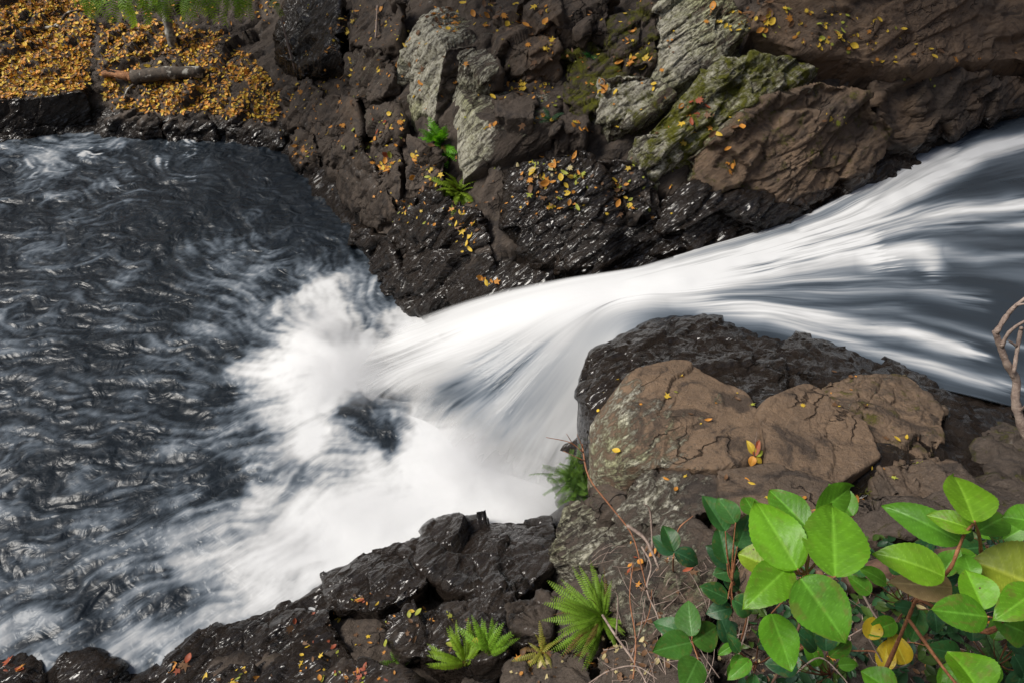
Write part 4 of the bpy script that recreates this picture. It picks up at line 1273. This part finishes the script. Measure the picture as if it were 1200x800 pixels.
fern('dark green needle-leaved shrublet hanging over the waterfall', ground(688, 572, .03) + [-.04, 0, .03], fan(130, -60, 260, 9, .5, 1.15, (-60, 25)) + fan(110, -30, 330, 29, .5, 1.1, (0, 60)), .18, .17, 18, (.05, .115, .03), .25, 90, 'shrublet', 'shrub', None, True, 'sprig', tipcol=(.13, .24, .035), nmesh=6, spread=.065)
fern('small grassy yellow-green plant in the gap beyond the large leaves', ground(1013, 578, .0), fan(11, 0, 360, 12, .6, 1.1, (0, 30)), .10, .07, 10, (.16, .19, .03), .4, 95, 'small_plant', 'plant', None, True, 'shoot')
fern('round-leaved little green plant in the mossy hollow', ground(690, 68, .0), fan(10, 0, 360, 13, .5, 1.0), .17, .22, 5, (.045, .20, .045), .5, 96, 'small_plant', 'plant', None, False, 'shoot')
fern('sprig of tiny lime green leaves on the black rocks', ground(463, 775, .0), fan(7, 0, 360, 14, .6, 1.1), .10, .2, 6, (.13, .26, .03), .5, 97, 'small_plant', 'plant', None, False, 'shoot')

# ------------------------------------------------------------------ tree on the far left bank
tb = ground(202, 52)
tr = empty('leaning_tree', tb, 'small leaning tree with whitish lichened trunk and drooping needle sprays at the top left', 'tree')
top = tb + np.array([.35, .3, 2.6])
mb = MB().tube([tb - [0, 0, .1], tb + [.04, 0, .35], tb + [.12, .1, .9], tb + [.2, .2, 1.7], top], .085, .045, sides=12, wob=.1, seed=8)
obj('trunk', mb.mesh('trunk', tb), make_wood_material('pale_bark', (.05, .045, .04), (.28, .25, .22), .9, 22, .25), tr)
rgt = np.random.default_rng(21)
brm = MB()
spray_meshes = [frond_mesh(.40, .36, 9, (.13, .27, .03), 300 + i, .55, True, (.28, .42, .045)) for i in range(4)]
k = 0
for bx, by, dp in ((112, -8, 9.3), (140, -10, 9.1), (168, -12, 9.0), (190, -14, 9.2), (232, -10, 9.0), (258, -12, 8.9), (284, -12, 9.0), (212, -16, 9.3)):
    P = pd(bx, by, dp)
    mid = (P + tb + [.1, 0, 1.2]) / 2 + [0, 0, .25]
    brm.tube([tb + [.1, .08, 1.0], mid, P], .02, .006, sides=5, seed=k)
    for j in range(9):
        o = obj('needle_spray', spray_meshes[k % 4], M_FERN, tr)
        q = P + rgt.normal(0, 1, 3) * [.17, .10, .06]
        o.location = q - tb
        o.rotation_euler = (R(-80 + rgt.normal() * 20), rgt.normal() * .35, R(180 + rgt.normal() * 50))
        o.scale = (rgt.uniform(.5, 1.05),) * 3
        k += 1
obj('branch', brm.mesh('branch', tb), M_BARK, tr)


# ------------------------------------------------------------------ broad-leaved shrubs of the near bank
def leaf_mesh(Lg, Wd, col, seed, fold=.25, droop=.25, holes=False):
    """leaf blade along +Y, upper side +Z, with raised midrib and side veins"""
    rg = np.random.default_rng(seed)
    nu, nv = 64, 21
    u = np.linspace(0, 1, nu)
    v = np.linspace(-1, 1, nv)
    U, Vv = np.meshgrid(u, v, indexing='ij')
    prof = np.sin(math.pi * np.clip(U, 0, 1) ** .82) ** .62 * (1 - .25 * U ** 3) * np.where(U > .86, 1 - ((U - .86) / .14) ** 1.6 * .55, 1)
    edge = 1 + .015 * np.sin(U * 95 + seed)
    asy = 1 + .06 * np.sign(Vv) * rg.normal()
    x = Vv * prof * Wd / 2 * edge * asy
    y = U * Lg
    vein = np.abs(((U * 7.5 - np.abs(Vv) * 2.1) % 1) - .5) * 2
    z = fold * np.abs(x) - droop * Lg * (U - .35) ** 2 + .012 * Lg * np.sin(U * 9 + seed) * Vv ** 2 * 2 + .006 * Lg * (np.abs(vein) ** .5 - .5) * (1 - np.abs(Vv)) ** .3
    z += .03 * Lg * rg.normal() * Vv * U
    C = np.array(col)[None, None, :] * rg.uniform(.82, 1.15) * (1 + .22 * fbm(np.c_[U.ravel() * 3, Vv.ravel() * 2, 0 * U.ravel() + seed], 3, seed % 99).reshape(U.shape))[..., None]
    rib = np.exp(-(Vv / .05) ** 2)[..., None] * .55 + (sstep(.86, 1, vein) * .34 * (np.abs(Vv) < .92))[..., None]
    C = C * (1 - rib) + rib * np.minimum(np.array(col) * 1.9 + .03, .6)
    Q3 = np.c_[U.ravel() * 4, Vv.ravel() * 2.5, 0 * U.ravel() + seed * 1.7]
    wilt = sstep(.25, .5, fbm(Q3 * 1.6, 3, 7).reshape(U.shape) + .22 * np.abs(Vv) ** 4 + .18 * U ** 6)[..., None] * rg.uniform(0, .5)
    C = C * (1 - wilt) + wilt * np.array([.16, .13, .03])
    V = np.c_[x.ravel(), y.ravel(), z.ravel()]
    return mesh_np('leaf', V, gridF(nu, nv), None, True, np.clip(C.reshape(-1, 3), 0, 1))


def put_leaf(root, b, t, wpx, d, col, dd=0.0, seed=0, mat=None, lab=None, roll=0, petiole=None):
    """blade from pixel b to pixel t at distance d (tip at d + dd), wpx wide"""
    B0, T0 = pd(*b, d), pd(*t, d + dd)
    ax = T0 - B0
    L_ = np.linalg.norm(ax)
    ax /= L_
    view = CAM - (B0 + T0) / 2
    view /= np.linalg.norm(view)
    n = view * .75 + np.array([0, 0, .55]) + np.random.default_rng(seed).normal(0, .16, 3)
    n -= ax * (n @ ax)
    n /= np.linalg.norm(n)
    xx = np.cross(ax, n)
    if roll:
        n, xx = n * math.cos(roll) + xx * math.sin(roll), xx * math.cos(roll) - n * math.sin(roll)
    o = obj('leaf', leaf_mesh(L_ * 1.03, wpx / FPX * d * 1.05, col, seed, np.random.default_rng(seed).uniform(.08, .45), np.random.default_rng(seed + 1).uniform(.05, .5)), mat or (M_SPOT if seed % 3 == 0 else M_GREEN), root)
    Mx = Matrix(np.stack([xx, ax, n], 1).tolist())
    o.location = Vector(B0) - root.location
    o.rotation_euler = Mx.to_euler()
    if lab:
        o['label'] = lab
    return B0


G1, G2, G3, G4, GD = (.125, .31, .012), (.095, .265, .014), (.155, .33, .014), (.075, .215, .014), (.032, .115, .026)
GL = (.022, .085, .030)
# bright clump in the middle
c_base = ground(930, 760)
sh = empty('leafy_shrub', c_base, 'shrub with very large bright green oval leaves in the lower centre-right', 'shrub', 'broad-leaved shrubs on the near bank')
cl = [((935, 666), (886, 584), 60, 1.18, G1, .08), ((947, 618), (902, 573), 40, 1.3, G2, .08), ((979, 675), (976, 590), 74, 1.15, G1, .10), ((938, 676), (992, 750), 66, 1.15, G2, -.06), ((926, 662), (878, 707), 46, 1.2, G1, -.05),
      ((902, 664), (866, 648), 38, 1.28, (.20, .30, .02), .03), ((904, 718), (928, 784), 44, 1.25, G2, -.05), ((938, 696), (956, 745), 28, 1.35, GD, -.03), ((958, 600), (1000, 570), 36, 1.3, G2, .04), ((886, 604), (872, 580), 22, 1.33, G4, .05),
      ((1000, 604), (972, 566), 30, 1.42, G4, .06)]
bs = [put_leaf(sh, b, t, w_, d, c, dd, 400 + i) for i, (b, t, w_, d, c, dd) in enumerate(cl)]
hub = pd(945, 672, 1.22)
mb = MB().tube([c_base - [0, 0, .05], (c_base + hub) / 2 + [.06, -.02, .0], hub], .006, .0035, sides=7)
for b0 in bs:
    mb.tube([hub, (hub + b0) / 2 - [0, 0, .008], b0], .0025, .0014, sides=5)
obj('stem', mb.mesh('stem', c_base), M_REDTWIG, sh)

# darker clump left of it
l_base = ground(872, 745)
sh = empty('leafy_shrub', l_base, 'shrub with darker blue-green leaves left of the very large bright leaves', 'shrub', 'broad-leaved shrubs on the near bank')
cl = [((850, 622), (824, 580), 30, 1.5, GD, .04), ((862, 612), (842, 582), 26, 1.47, (.05, .15, .03), .04), ((852, 660), (842, 617), 28, 1.55, GD, .03), ((864, 640), (880, 602), 28, 1.5, GD, .04), ((862, 660), (830, 640), 26, 1.6, GL, .0), ((866, 668), (836, 672), 24, 1.6, GD, .0),
      ((853, 701), (822, 686), 24, 1.6, GD, .0), ((858, 712), (829, 718), 22, 1.62, GL, 0), ((859, 702), (884, 716), 28, 1.6, GD, 0), ((848, 676), (868, 690), 22, 1.62, GL, 0)]
bs = [put_leaf(sh, b, t, w_, d, c, dd, 430 + i) for i, (b, t, w_, d, c, dd) in enumerate(cl)]
hub = pd(858, 680, 1.58)
mb = MB().tube([l_base - [0, 0, .05], (l_base + hub) / 2 + [.02, 0, .02], hub], .006, .004, sides=7)
for b0 in bs:
    mb.tube([hub, (hub + b0) / 2 - [0, 0, .01], b0], .0026, .0014, sides=5)
obj('stem', mb.mesh('stem', l_base), M_REDTWIG, sh)

# five-leaved sprig at the bottom
o_base = ground(818, 796)
sh = empty('leafy_shrub', o_base, 'short sprig of five glossy dark green leaves at the bottom centre-right', 'shrub', 'broad-leaved shrubs on the near bank')
cl = [((811, 745), (806, 703), 30, 1.75, (.05, .145, .022), .05), ((806, 742), (766, 728), 24, 1.8, GD, .03), ((810, 752), (766, 762), 32, 1.75, (.05, .15, .02), -.02), ((812, 752), (840, 734), 34, 1.75, (.055, .15, .02), .04), ((818, 772), (802, 806), 34, 1.7, (.06, .17, .02), -.06)]
bs = [put_leaf(sh, b, t, w_, d, c, dd, 450 + i) for i, (b, t, w_, d, c, dd) in enumerate(cl)]
hub = pd(811, 751, 1.76)
mb = MB().tube([o_base - [0, 0, .03], (o_base + hub) / 2 + [.01, 0, .02], hub], .005, .003, sides=7)
for b0 in bs:
    mb.tube([hub, b0], .0022, .0014, sides=5, k=2)
obj('stem', mb.mesh('stem', o_base), M_REDTWIG, sh)

# three-leaved sprig on the mottled boulder
m_base = ground(790, 665)
sh = empty('leafy_shrub', m_base, 'small sprig of three dark leaves on the mottled grey boulder', 'shrub', 'broad-leaved shrubs on the near bank')
cl = [((790, 648), (766, 627), 22, 2.1, GL, .03), ((790, 645), (778, 614), 22, 2.1, GD, .04), ((791, 646), (820, 660), 22, 2.1, GL, .0)]
bs = [put_leaf(sh, b, t, w_, d, c, dd, 460 + i) for i, (b, t, w_, d, c, dd) in enumerate(cl)]
mb = MB().tube([m_base - [0, 0, .03], pd(789, 656, 2.15), bs[0]], .004, .002, sides=6)
mb.tube([pd(790, 650, 2.12), pd(795, 620, 2.12), pd(812, 604, 2.1)], .003, .0012, sides=5)
obj('stem', mb.mesh('stem', m_base), M_REDTWIG, sh)

# right clump on an orange stem
r_base = ground(1030, 796)
sh = empty('leafy_shrub', r_base, 'tall orange-stemmed shrub with light green leaves at the right edge', 'shrub', 'broad-leaved shrubs on the near bank')
cl = [((1142, 610), (1120, 554), 56, 1.2, G3, .08), ((1140, 619), (1088, 602), 27, 1.24, G3, .03), ((1126, 634), (1040, 590), 40, 1.3, G4, .05), ((1108, 674), (1030, 645), 46, 1.22, G3, .03), ((1153, 714), (1132, 667), 42, 1.22, G1, .05), ((1158, 722), (1094, 714), 42, 1.2, G2, 0),
      ((1140, 678), (1130, 648), 26, 1.3, G2, .03), ((1146, 622), (1180, 603), 34, 1.32, G4, .03), ((1216, 612), (1176, 604), 34, 1.25, G2, .02), ((1216, 690), (1172, 722), 40, 1.2, G1, -.03), ((1204, 742), (1168, 726), 38, 1.3, G4, .0), ((1150, 812), (1114, 760), 56, 1.1, G1, .06), ((1050, 812), (1010, 786), 36, 1.3, G2, .03)]
bs = [put_leaf(sh, b, t, w_, d, c, dd, 470 + i) for i, (b, t, w_, d, c, dd) in enumerate(cl)]
put_leaf(sh, (1118, 688), (1048, 682), 34, 1.3, (.30, .20, .10), .0, 490, M_LITTER, 'withered pinkish brown leaf')
put_leaf(sh, (1222, 690), (1142, 655), 80, 1.3, (.26, .33, .025), .05, 491, M_SPOT, 'yellowing leaf with brown spots')
main = [r_base - [0, 0, .05], pd(1036, 787, 1.7), pd(1064, 724, 1.5), pd(1076, 700, 1.42), pd(1110, 670, 1.3), pd(1124, 640, 1.27), pd(1131, 624, 1.25), pd(1142, 612, 1.22)]
mb = MB().tube(main, .0052, .0022, sides=8)
mb.tube([pd(1150, 652, 1.4), pd(1148, 630, 1.3), pd(1142, 610, 1.2)], .004, .002, sides=6)
mb.tube([pd(1076, 700, 1.42), pd(1150, 740, 1.42), pd(1175, 728, 1.3), pd(1158, 722, 1.2)], .004, .0018, sides=6)
mb.tube([pd(1150, 740, 1.42), pd(1205, 720, 1.35), pd(1222, 690, 1.28)], .004, .0018, sides=6)
mb.tube([pd(1205, 720, 1.35), pd(1225, 650, 1.3), pd(1216, 612, 1.25)], .004, .0018, sides=6)
mb.tube([pd(1064, 724, 1.5), pd(1120, 800, 1.3), pd(1150, 812, 1.1)], .004, .0018, sides=6)
mb.tube([pd(1036, 787, 1.7), pd(1050, 815, 1.4), pd(1050, 812, 1.3)], .004, .0018, sides=6)
obj('stem', mb.mesh('stem', r_base), M_REDTWIG, sh, label='orange-brown smooth stem')

# lower shrubs filling the ground between the large ones
def low_shrub(label, cx, cy, rx, ry, n, dep, size, cols, seed):
    rg = np.random.default_rng(seed)
    base = ground(cx, min(cy + ry * .6, 799))
    root = empty('leafy_shrub', base, label, 'shrub', 'broad-leaved shrubs on the near bank')
    hub_ = base + (CAM - base) * .10 + np.array([0, 0, .03])
    mb_ = MB().tube([base - [0, 0, .05], (base + hub_) / 2 + rg.normal(0, .01, 3), hub_], .004, .0025, sides=6)
    for i in range(n):
        a = rg.uniform(0, 2 * math.pi)
        q = math.sqrt(rg.uniform(.02, 1))
        bx, by = cx + rx * q * math.cos(a), cy + ry * q * math.sin(a)
        d = min(dep, 0.9 * np.linalg.norm(ground(bx, min(by, 799)) - CAM) / np.linalg.norm(ray(bx, by))) * rg.uniform(.93, 1.05)
        an = a + rg.normal(0, .7)
        L_ = size * rg.uniform(.7, 1.25)
        b0 = put_leaf(root, (bx, by), (bx + L_ * math.cos(an), by + L_ * math.sin(an)), L_ * rg.uniform(.5, .68), d, np.array(cols[rg.integers(len(cols))]), rg.uniform(-.03, .04), seed * 50 + i)
        mb_.tube([hub_, (hub_ + b0) / 2 - [0, 0, .012], b0], .0022, .0011, sides=4)
    obj('stem', mb_.mesh('stem', base), M_REDTWIG, root)


low_shrub('low shrub of many dark leaves behind the orange stem, above the yellow leaves', 1060, 690, 50, 40, 15, 1.75, 32, (GL, GD, G4), 61)
low_shrub('low dark-leaved shrub in the lower right corner under the spotted leaf', 1165, 765, 50, 30, 16, 1.6, 36, (GL, GD, G4, G2), 62)
low_shrub('low shrub with mid-green leaves between the very large leaves and the five-leaved sprig', 885, 765, 40, 28, 12, 1.75, 30, (GD, GL, G4), 63)
low_shrub('low shrub with dark leaves at the bottom edge left of the yellow leaves', 970, 780, 40, 25, 13, 1.7, 32, (GL, GD, G4), 64)
low_shrub('shrub of mid-green leaves behind the top leaf of the orange-stemmed shrub', 1180, 640, 40, 30, 10, 1.65, 34, (GD, G4, G2), 65)

# three yellow leaves
y_base = ground(1040, 780)
sh = empty('small_plant', y_base, 'withering plant with three yellow spotted leaves under the orange stem', 'plant')
for i, (b, t, w_) in enumerate([((1018, 748), (1026, 722), 22), ((1062, 778), (1044, 740), 26), ((1036, 785), (1040, 750), 22)]):
    put_leaf(sh, b, t, w_, 1.75, (.50, .36, .02), .02, 500 + i, M_SPOT)
obj('stem', MB().tube([y_base, pd(1040, 785, 1.8), pd(1018, 748, 1.75)], .004, .0015, sides=5).tube([pd(1040, 785, 1.8), pd(1062, 778, 1.75)], .003, .0015, sides=5).mesh('stem', y_base), M_TWIG, sh)

# red-orange leaf sprig on the brown slab
e_base = ground(884, 538)
sh = empty('small_plant', e_base, 'sprig of red and orange autumn leaves on the smooth brown slab', 'plant')
for i, (b, t, w_, c) in enumerate([((884, 532), (876, 516), 9, YEL), ((884, 534), (890, 515), 8, RED), ((884, 532), (894, 528), 9, (.30, .36, .03)), ((883, 534), (880, 546), 9, ORA), ((885, 536), (893, 542), 7, YEL)]):
    put_leaf(sh, b, t, w_, np.linalg.norm(e_base - CAM) / np.linalg.norm(ray(884, 532)) - .04, np.array(c), .0, 510 + i, M_LITTER)
obj('stem', MB().tube([e_base, pd(885, 522, 3.45), pd(887, 505, 3.4)], .003, .0012, sides=5).mesh('stem', e_base), M_TWIG, sh)


# ------------------------------------------------------------------ low dark undergrowth in the lower right corner
def undergrowth():
    rg = np.random.default_rng(5)
    mb_ = MB()
    tw = MB()
    for i in range(380):
        x, y = rg.uniform(860, 1230), rg.uniform(640, 830)
        if y < 690 and x < 1000 and rg.random() < .7:
            continue
        r = cast(x, y)
        if r is None:
            continue
        h = rg.uniform(.02, .12)
        p = r[0] + np.array([0, 0, h])
        V, F = oval(.30, .2, i)
        c = np.array([(.018, .055, .022), (.03, .085, .03), (.025, .06, .035), (.06, .11, .02)][rg.integers(4)]) * rg.uniform(.7, 1.3)
        for j in range(3):
            M = leaf_frame(np.array([0, -.3, .9]), rg, .45)
            mb_.add(p + (V * rg.uniform(.022, .05)) @ M.T, F, c)
        mb_.add(*tube([r[0], p], .0012, .001, sides=3, k=2), (.10, .06, .03))
    obj('undergrowth', mb_.mesh('undergrowth'), M_GREEN, label='low dark undergrowth of small leaves in the lower right corner', cat='undergrowth', kind='stuff')


undergrowth()


def twig_litter():
    rg = np.random.default_rng(8)
    mb_ = MB()
    for i in range(230):
        x, y = (rg.uniform(700, 880), rg.uniform(640, 815)) if i % 2 else (rg.uniform(860, 1220), rg.uniform(660, 815))
        r = cast(x, min(y, 812))
        if r is None:
            continue
        a = rg.uniform(0, math.pi)
        L_ = rg.uniform(.05, .22)
        d = np.array([math.cos(a), math.sin(a) * .8, rg.uniform(-.1, .5)]) * L_
        p = r[0] + [0, 0, .012]
        mb_.tube([p - d / 2 * (1, 1, .2), p + rg.normal(0, .012, 3) + [0, 0, .012], p + d / 2], rg.uniform(.0012, .003), .0008, sides=4, k=3, seed=i)
    obj('twig_litter', mb_.mesh('twig_litter'), M_TWIG, label='scattered dead twigs lying under the shrubs of the near bank', cat='twigs', kind='stuff')


twig_litter()

# ------------------------------------------------------------------ logs, twigs and bare branches nearby
a, b = ground(985, 690, .05), ground(1150, 665, .08)
stick('fallen_log', 'reddish brown rotten log lying under the large leaves', [([a, (a + b) / 2 + [0, .02, .01], b], .05, .04)], M_LOG, 'log', 14)

P = lambda L, d0, d1: [pd(x, y, d0 + (d1 - d0) * i / max(1, len(L) - 1)) for i, (x, y) in enumerate(L)]
stick('bare_branch', 'bare pinkish branch with forked tips reaching in at the right edge above the stream', [
    (P([(1240, 560), (1206, 515), (1196, 492), (1190, 468), (1191, 445), (1180, 426), (1172, 405), (1166, 388)], 1.5, 1.4), .011, .006),
    (P([(1167, 390), (1180, 370), (1192, 357), (1212, 342)], 1.4, 1.35), .0055, .003),
    (P([(1174, 406), (1180, 393), (1190, 383), (1212, 370)], 1.41, 1.36), .0045, .0025),
    (P([(1188, 436), (1192, 410), (1196, 388), (1197, 384)], 1.42, 1.4), .0045, .0035),
    (P([(1191, 405), (1182, 399)], 1.41, 1.4), .003, .0018),
    (P([(1195, 482), (1206, 470)], 1.46, 1.42), .003, .0018), (P([(1190, 358), (1206, 355)], 1.36, 1.35), .0025, .0015)], M_TWIG, 'branch', 8)
tws = [('long reddish bare twig arching from the needle-leaved shrublet to the mottled boulder', [(682, 520), (690, 558), (715, 592), (740, 625), (752, 665), (760, 700)], 2.45, 2.3, .0035, M_REDTWIG, [[(684, 530), (668, 518), (640, 512)], [(683, 524), (676, 508)], [(672, 521), (664, 508)], [(686, 540), (660, 528)]]),
       ('thick pale broken twig pointing up left over the mottled boulder', [(735, 615), (755, 630), (765, 648), (772, 665)], 2.3, 2.25, .007, M_TWIG, [[(765, 648), (762, 600), (755, 590)]]),
       ('pale crooked twig standing on the mottled grey boulder', [(752, 640), (763, 662), (758, 690), (770, 720), (776, 745), (780, 790)], 2.2, 2.0, .0035, M_TWIG, [[(758, 690), (748, 672)]]),
       ('long brown twig leaning beside the big bright fern', [(706, 720), (722, 745), (740, 770), (755, 795), (765, 820)], 2.4, 2.1, .005, M_TWIG, [[(722, 745), (724, 700), (716, 690)], [(740, 770), (752, 730), (756, 700)]]),
       ('thin upright brown twig right of the big bright fern', [(742, 795), (745, 750), (738, 700), (742, 660)], 2.2, 2.3, .003, M_REDTWIG, [[(745, 750), (760, 720), (764, 690)]]),
       ('arching pale twig along the bottom edge under the dark sprig', [(690, 800), (715, 785), (745, 780), (770, 795)], 2.3, 2.1, .003, M_TWIG, [[(715, 785), (700, 770)]]),
       ('thin twig looping above the five-leaved sprig', [(800, 800), (818, 770), (830, 790), (838, 815)], 1.9, 1.8, .002, M_TWIG, []),
       ('pale forked twig in the shade below the large leaves', [(850, 790), (865, 765), (875, 735), (880, 700)], 1.85, 1.8, .003, M_TWIG, [[(865, 765), (880, 775), (890, 770)]]),
       ('thin bare twig crossing behind the hanging bright leaf', [(930, 790), (960, 770), (985, 790), (1000, 810)], 1.75, 1.7, .0025, M_TWIG, []),
       ('grey twig slanting behind the large bright leaves to the yellow leaves', [(1008, 690), (1022, 715), (1038, 740)], 1.9, 1.85, .004, M_TWIG, []),
       ('reddish twig lying low across the lower right undergrowth', [(960, 735), (990, 760), (1030, 765), (1045, 800)], 1.8, 1.75, .003, M_REDTWIG, [[(1030, 765), (1062, 752), (1100, 760)]]),
       ('dark bent stem between the two leafy shrubs', [(905, 800), (925, 760), (940, 720), (930, 695), (905, 690), (880, 685)], 1.6, 1.5, .004, M_LOG, [])]
for lab, L, d0, d1, r_, mt, subs in tws:
    paths = [(P(L, d0, d1), r_, r_ * .55)]
    for sL in subs:
        paths.append((P(sL, (d0 + d1) / 2, (d0 + d1) / 2 - .03), r_ * .6, r_ * .25))
    stick('bare_twig', lab, paths, mt, 'twig', 6, 'bare twigs among the near plants')


# ------------------------------------------------------------------ spray hanging over the foot of the fall
def mist_material(dens):
    m, t = newmat('mist')
    g = N(t)
    co = g.n('TexCoord').outputs['Object']
    ln = g.n('VectorMath', {'operation': 'LENGTH'}, _0=co).outputs['Value']
    nz = g.noise(g.n('NewGeometry').outputs['Position'], 5.0, 3, 0.6)
    d = g.math('MULTIPLY', g.rng(g.math('ADD', ln, g.math('MULTIPLY', g.math('SUBTRACT', nz, 0.5), 0.7)), 1.0, 0.1), dens)
    v = g.n('VolumePrincipled', Color=(.97, .97, .98), Density=d)
    v.inputs['Anisotropy'].default_value = 0.1
    g.n('OutputMaterial', Volume=v.outputs[0])
    return m


MM = mist_material(2.6)
V_, F_ = ico(4)
for mx, my, mz, sx, sy, sz in ((400, 440, .12, .62, .50, .42), (378, 388, .18, .42, .36, .42), (540, 525, .12, .45, .36, .36), (560, 550, .12, .58, .42, .40), (630, 585, .10, .52, .40, .36), (440, 600, .02, .70, .40, .20), (330, 640, .0, .65, .35, .14)):
    o = obj('mist', mesh_np('mist', V_, F_), MM, None, pz(mx, my, mz), kind='stuff', label='white spray hanging over the foot of the waterfall', cat='mist')
    o.scale = (sx, sy, sz)


# ------------------------------------------------------------------ unseen tree added above the picture to shade the far bank
def added_shade_tree():
    rg = np.random.default_rng(77)
    b = np.array([-1.5, 13.0, float(Bz(-1.5, 13.0))])
    root = empty('added_shade_tree', b, 'unseen tree added beyond the far bank, its boughs placed to shade the rocks', 'tree')
    topp = b + np.array([.2, -.3, 7.0])
    obj('trunk', MB().tube([b - [0, 0, .3], b + [.1, 0, 2.5], b + [0, -.2, 5], topp], .26, .10, sides=14, seed=1).mesh('trunk', b), M_BARK, root)
    limbs, lv = MB(), MB()
    for k, (c, rx, n) in enumerate((((-6.5, 9.0, 5.9), 1.9, 3400), ((-3.6, 6.9, 7.0), 1.4, 2300), ((.5, 6.8, 6.9), 1.35, 2300), ((2.4, 7.6, 7.4), 1.2, 1500))):  # crowns set toward the sun to darken parts of the far bank
        c = np.array(c)
        o = b + np.array([0, -.1, 3.6 + k * .7])
        limbs.tube([o, (o + c) / 2 + [0, 0, .5], c], .09, .02, sides=7, seed=k)
        for i in range(n):
            d = rg.normal(0, 1, 3)
            d *= rx * rg.random() ** .45 / np.linalg.norm(d) * np.array([1, 1, .55])
            if fbm((c + d)[None] * 1.3, 2, 3)[0] < -.22:
                continue
            V, F = LEAF_SHAPES[3 + i % 4]
            lv.add(c + d + (V * rg.uniform(.12, .22)) @ leaf_frame(np.array([0, 0, 1.]), rg, .7).T, F, np.array((.05, .11, .02)) * rg.uniform(.7, 1.3))
    obj('limb', limbs.mesh('limb', b), M_BARK, root)
    obj('shade_crown', lv.mesh('shade_crown', b), M_GREEN, root)


added_shade_tree()
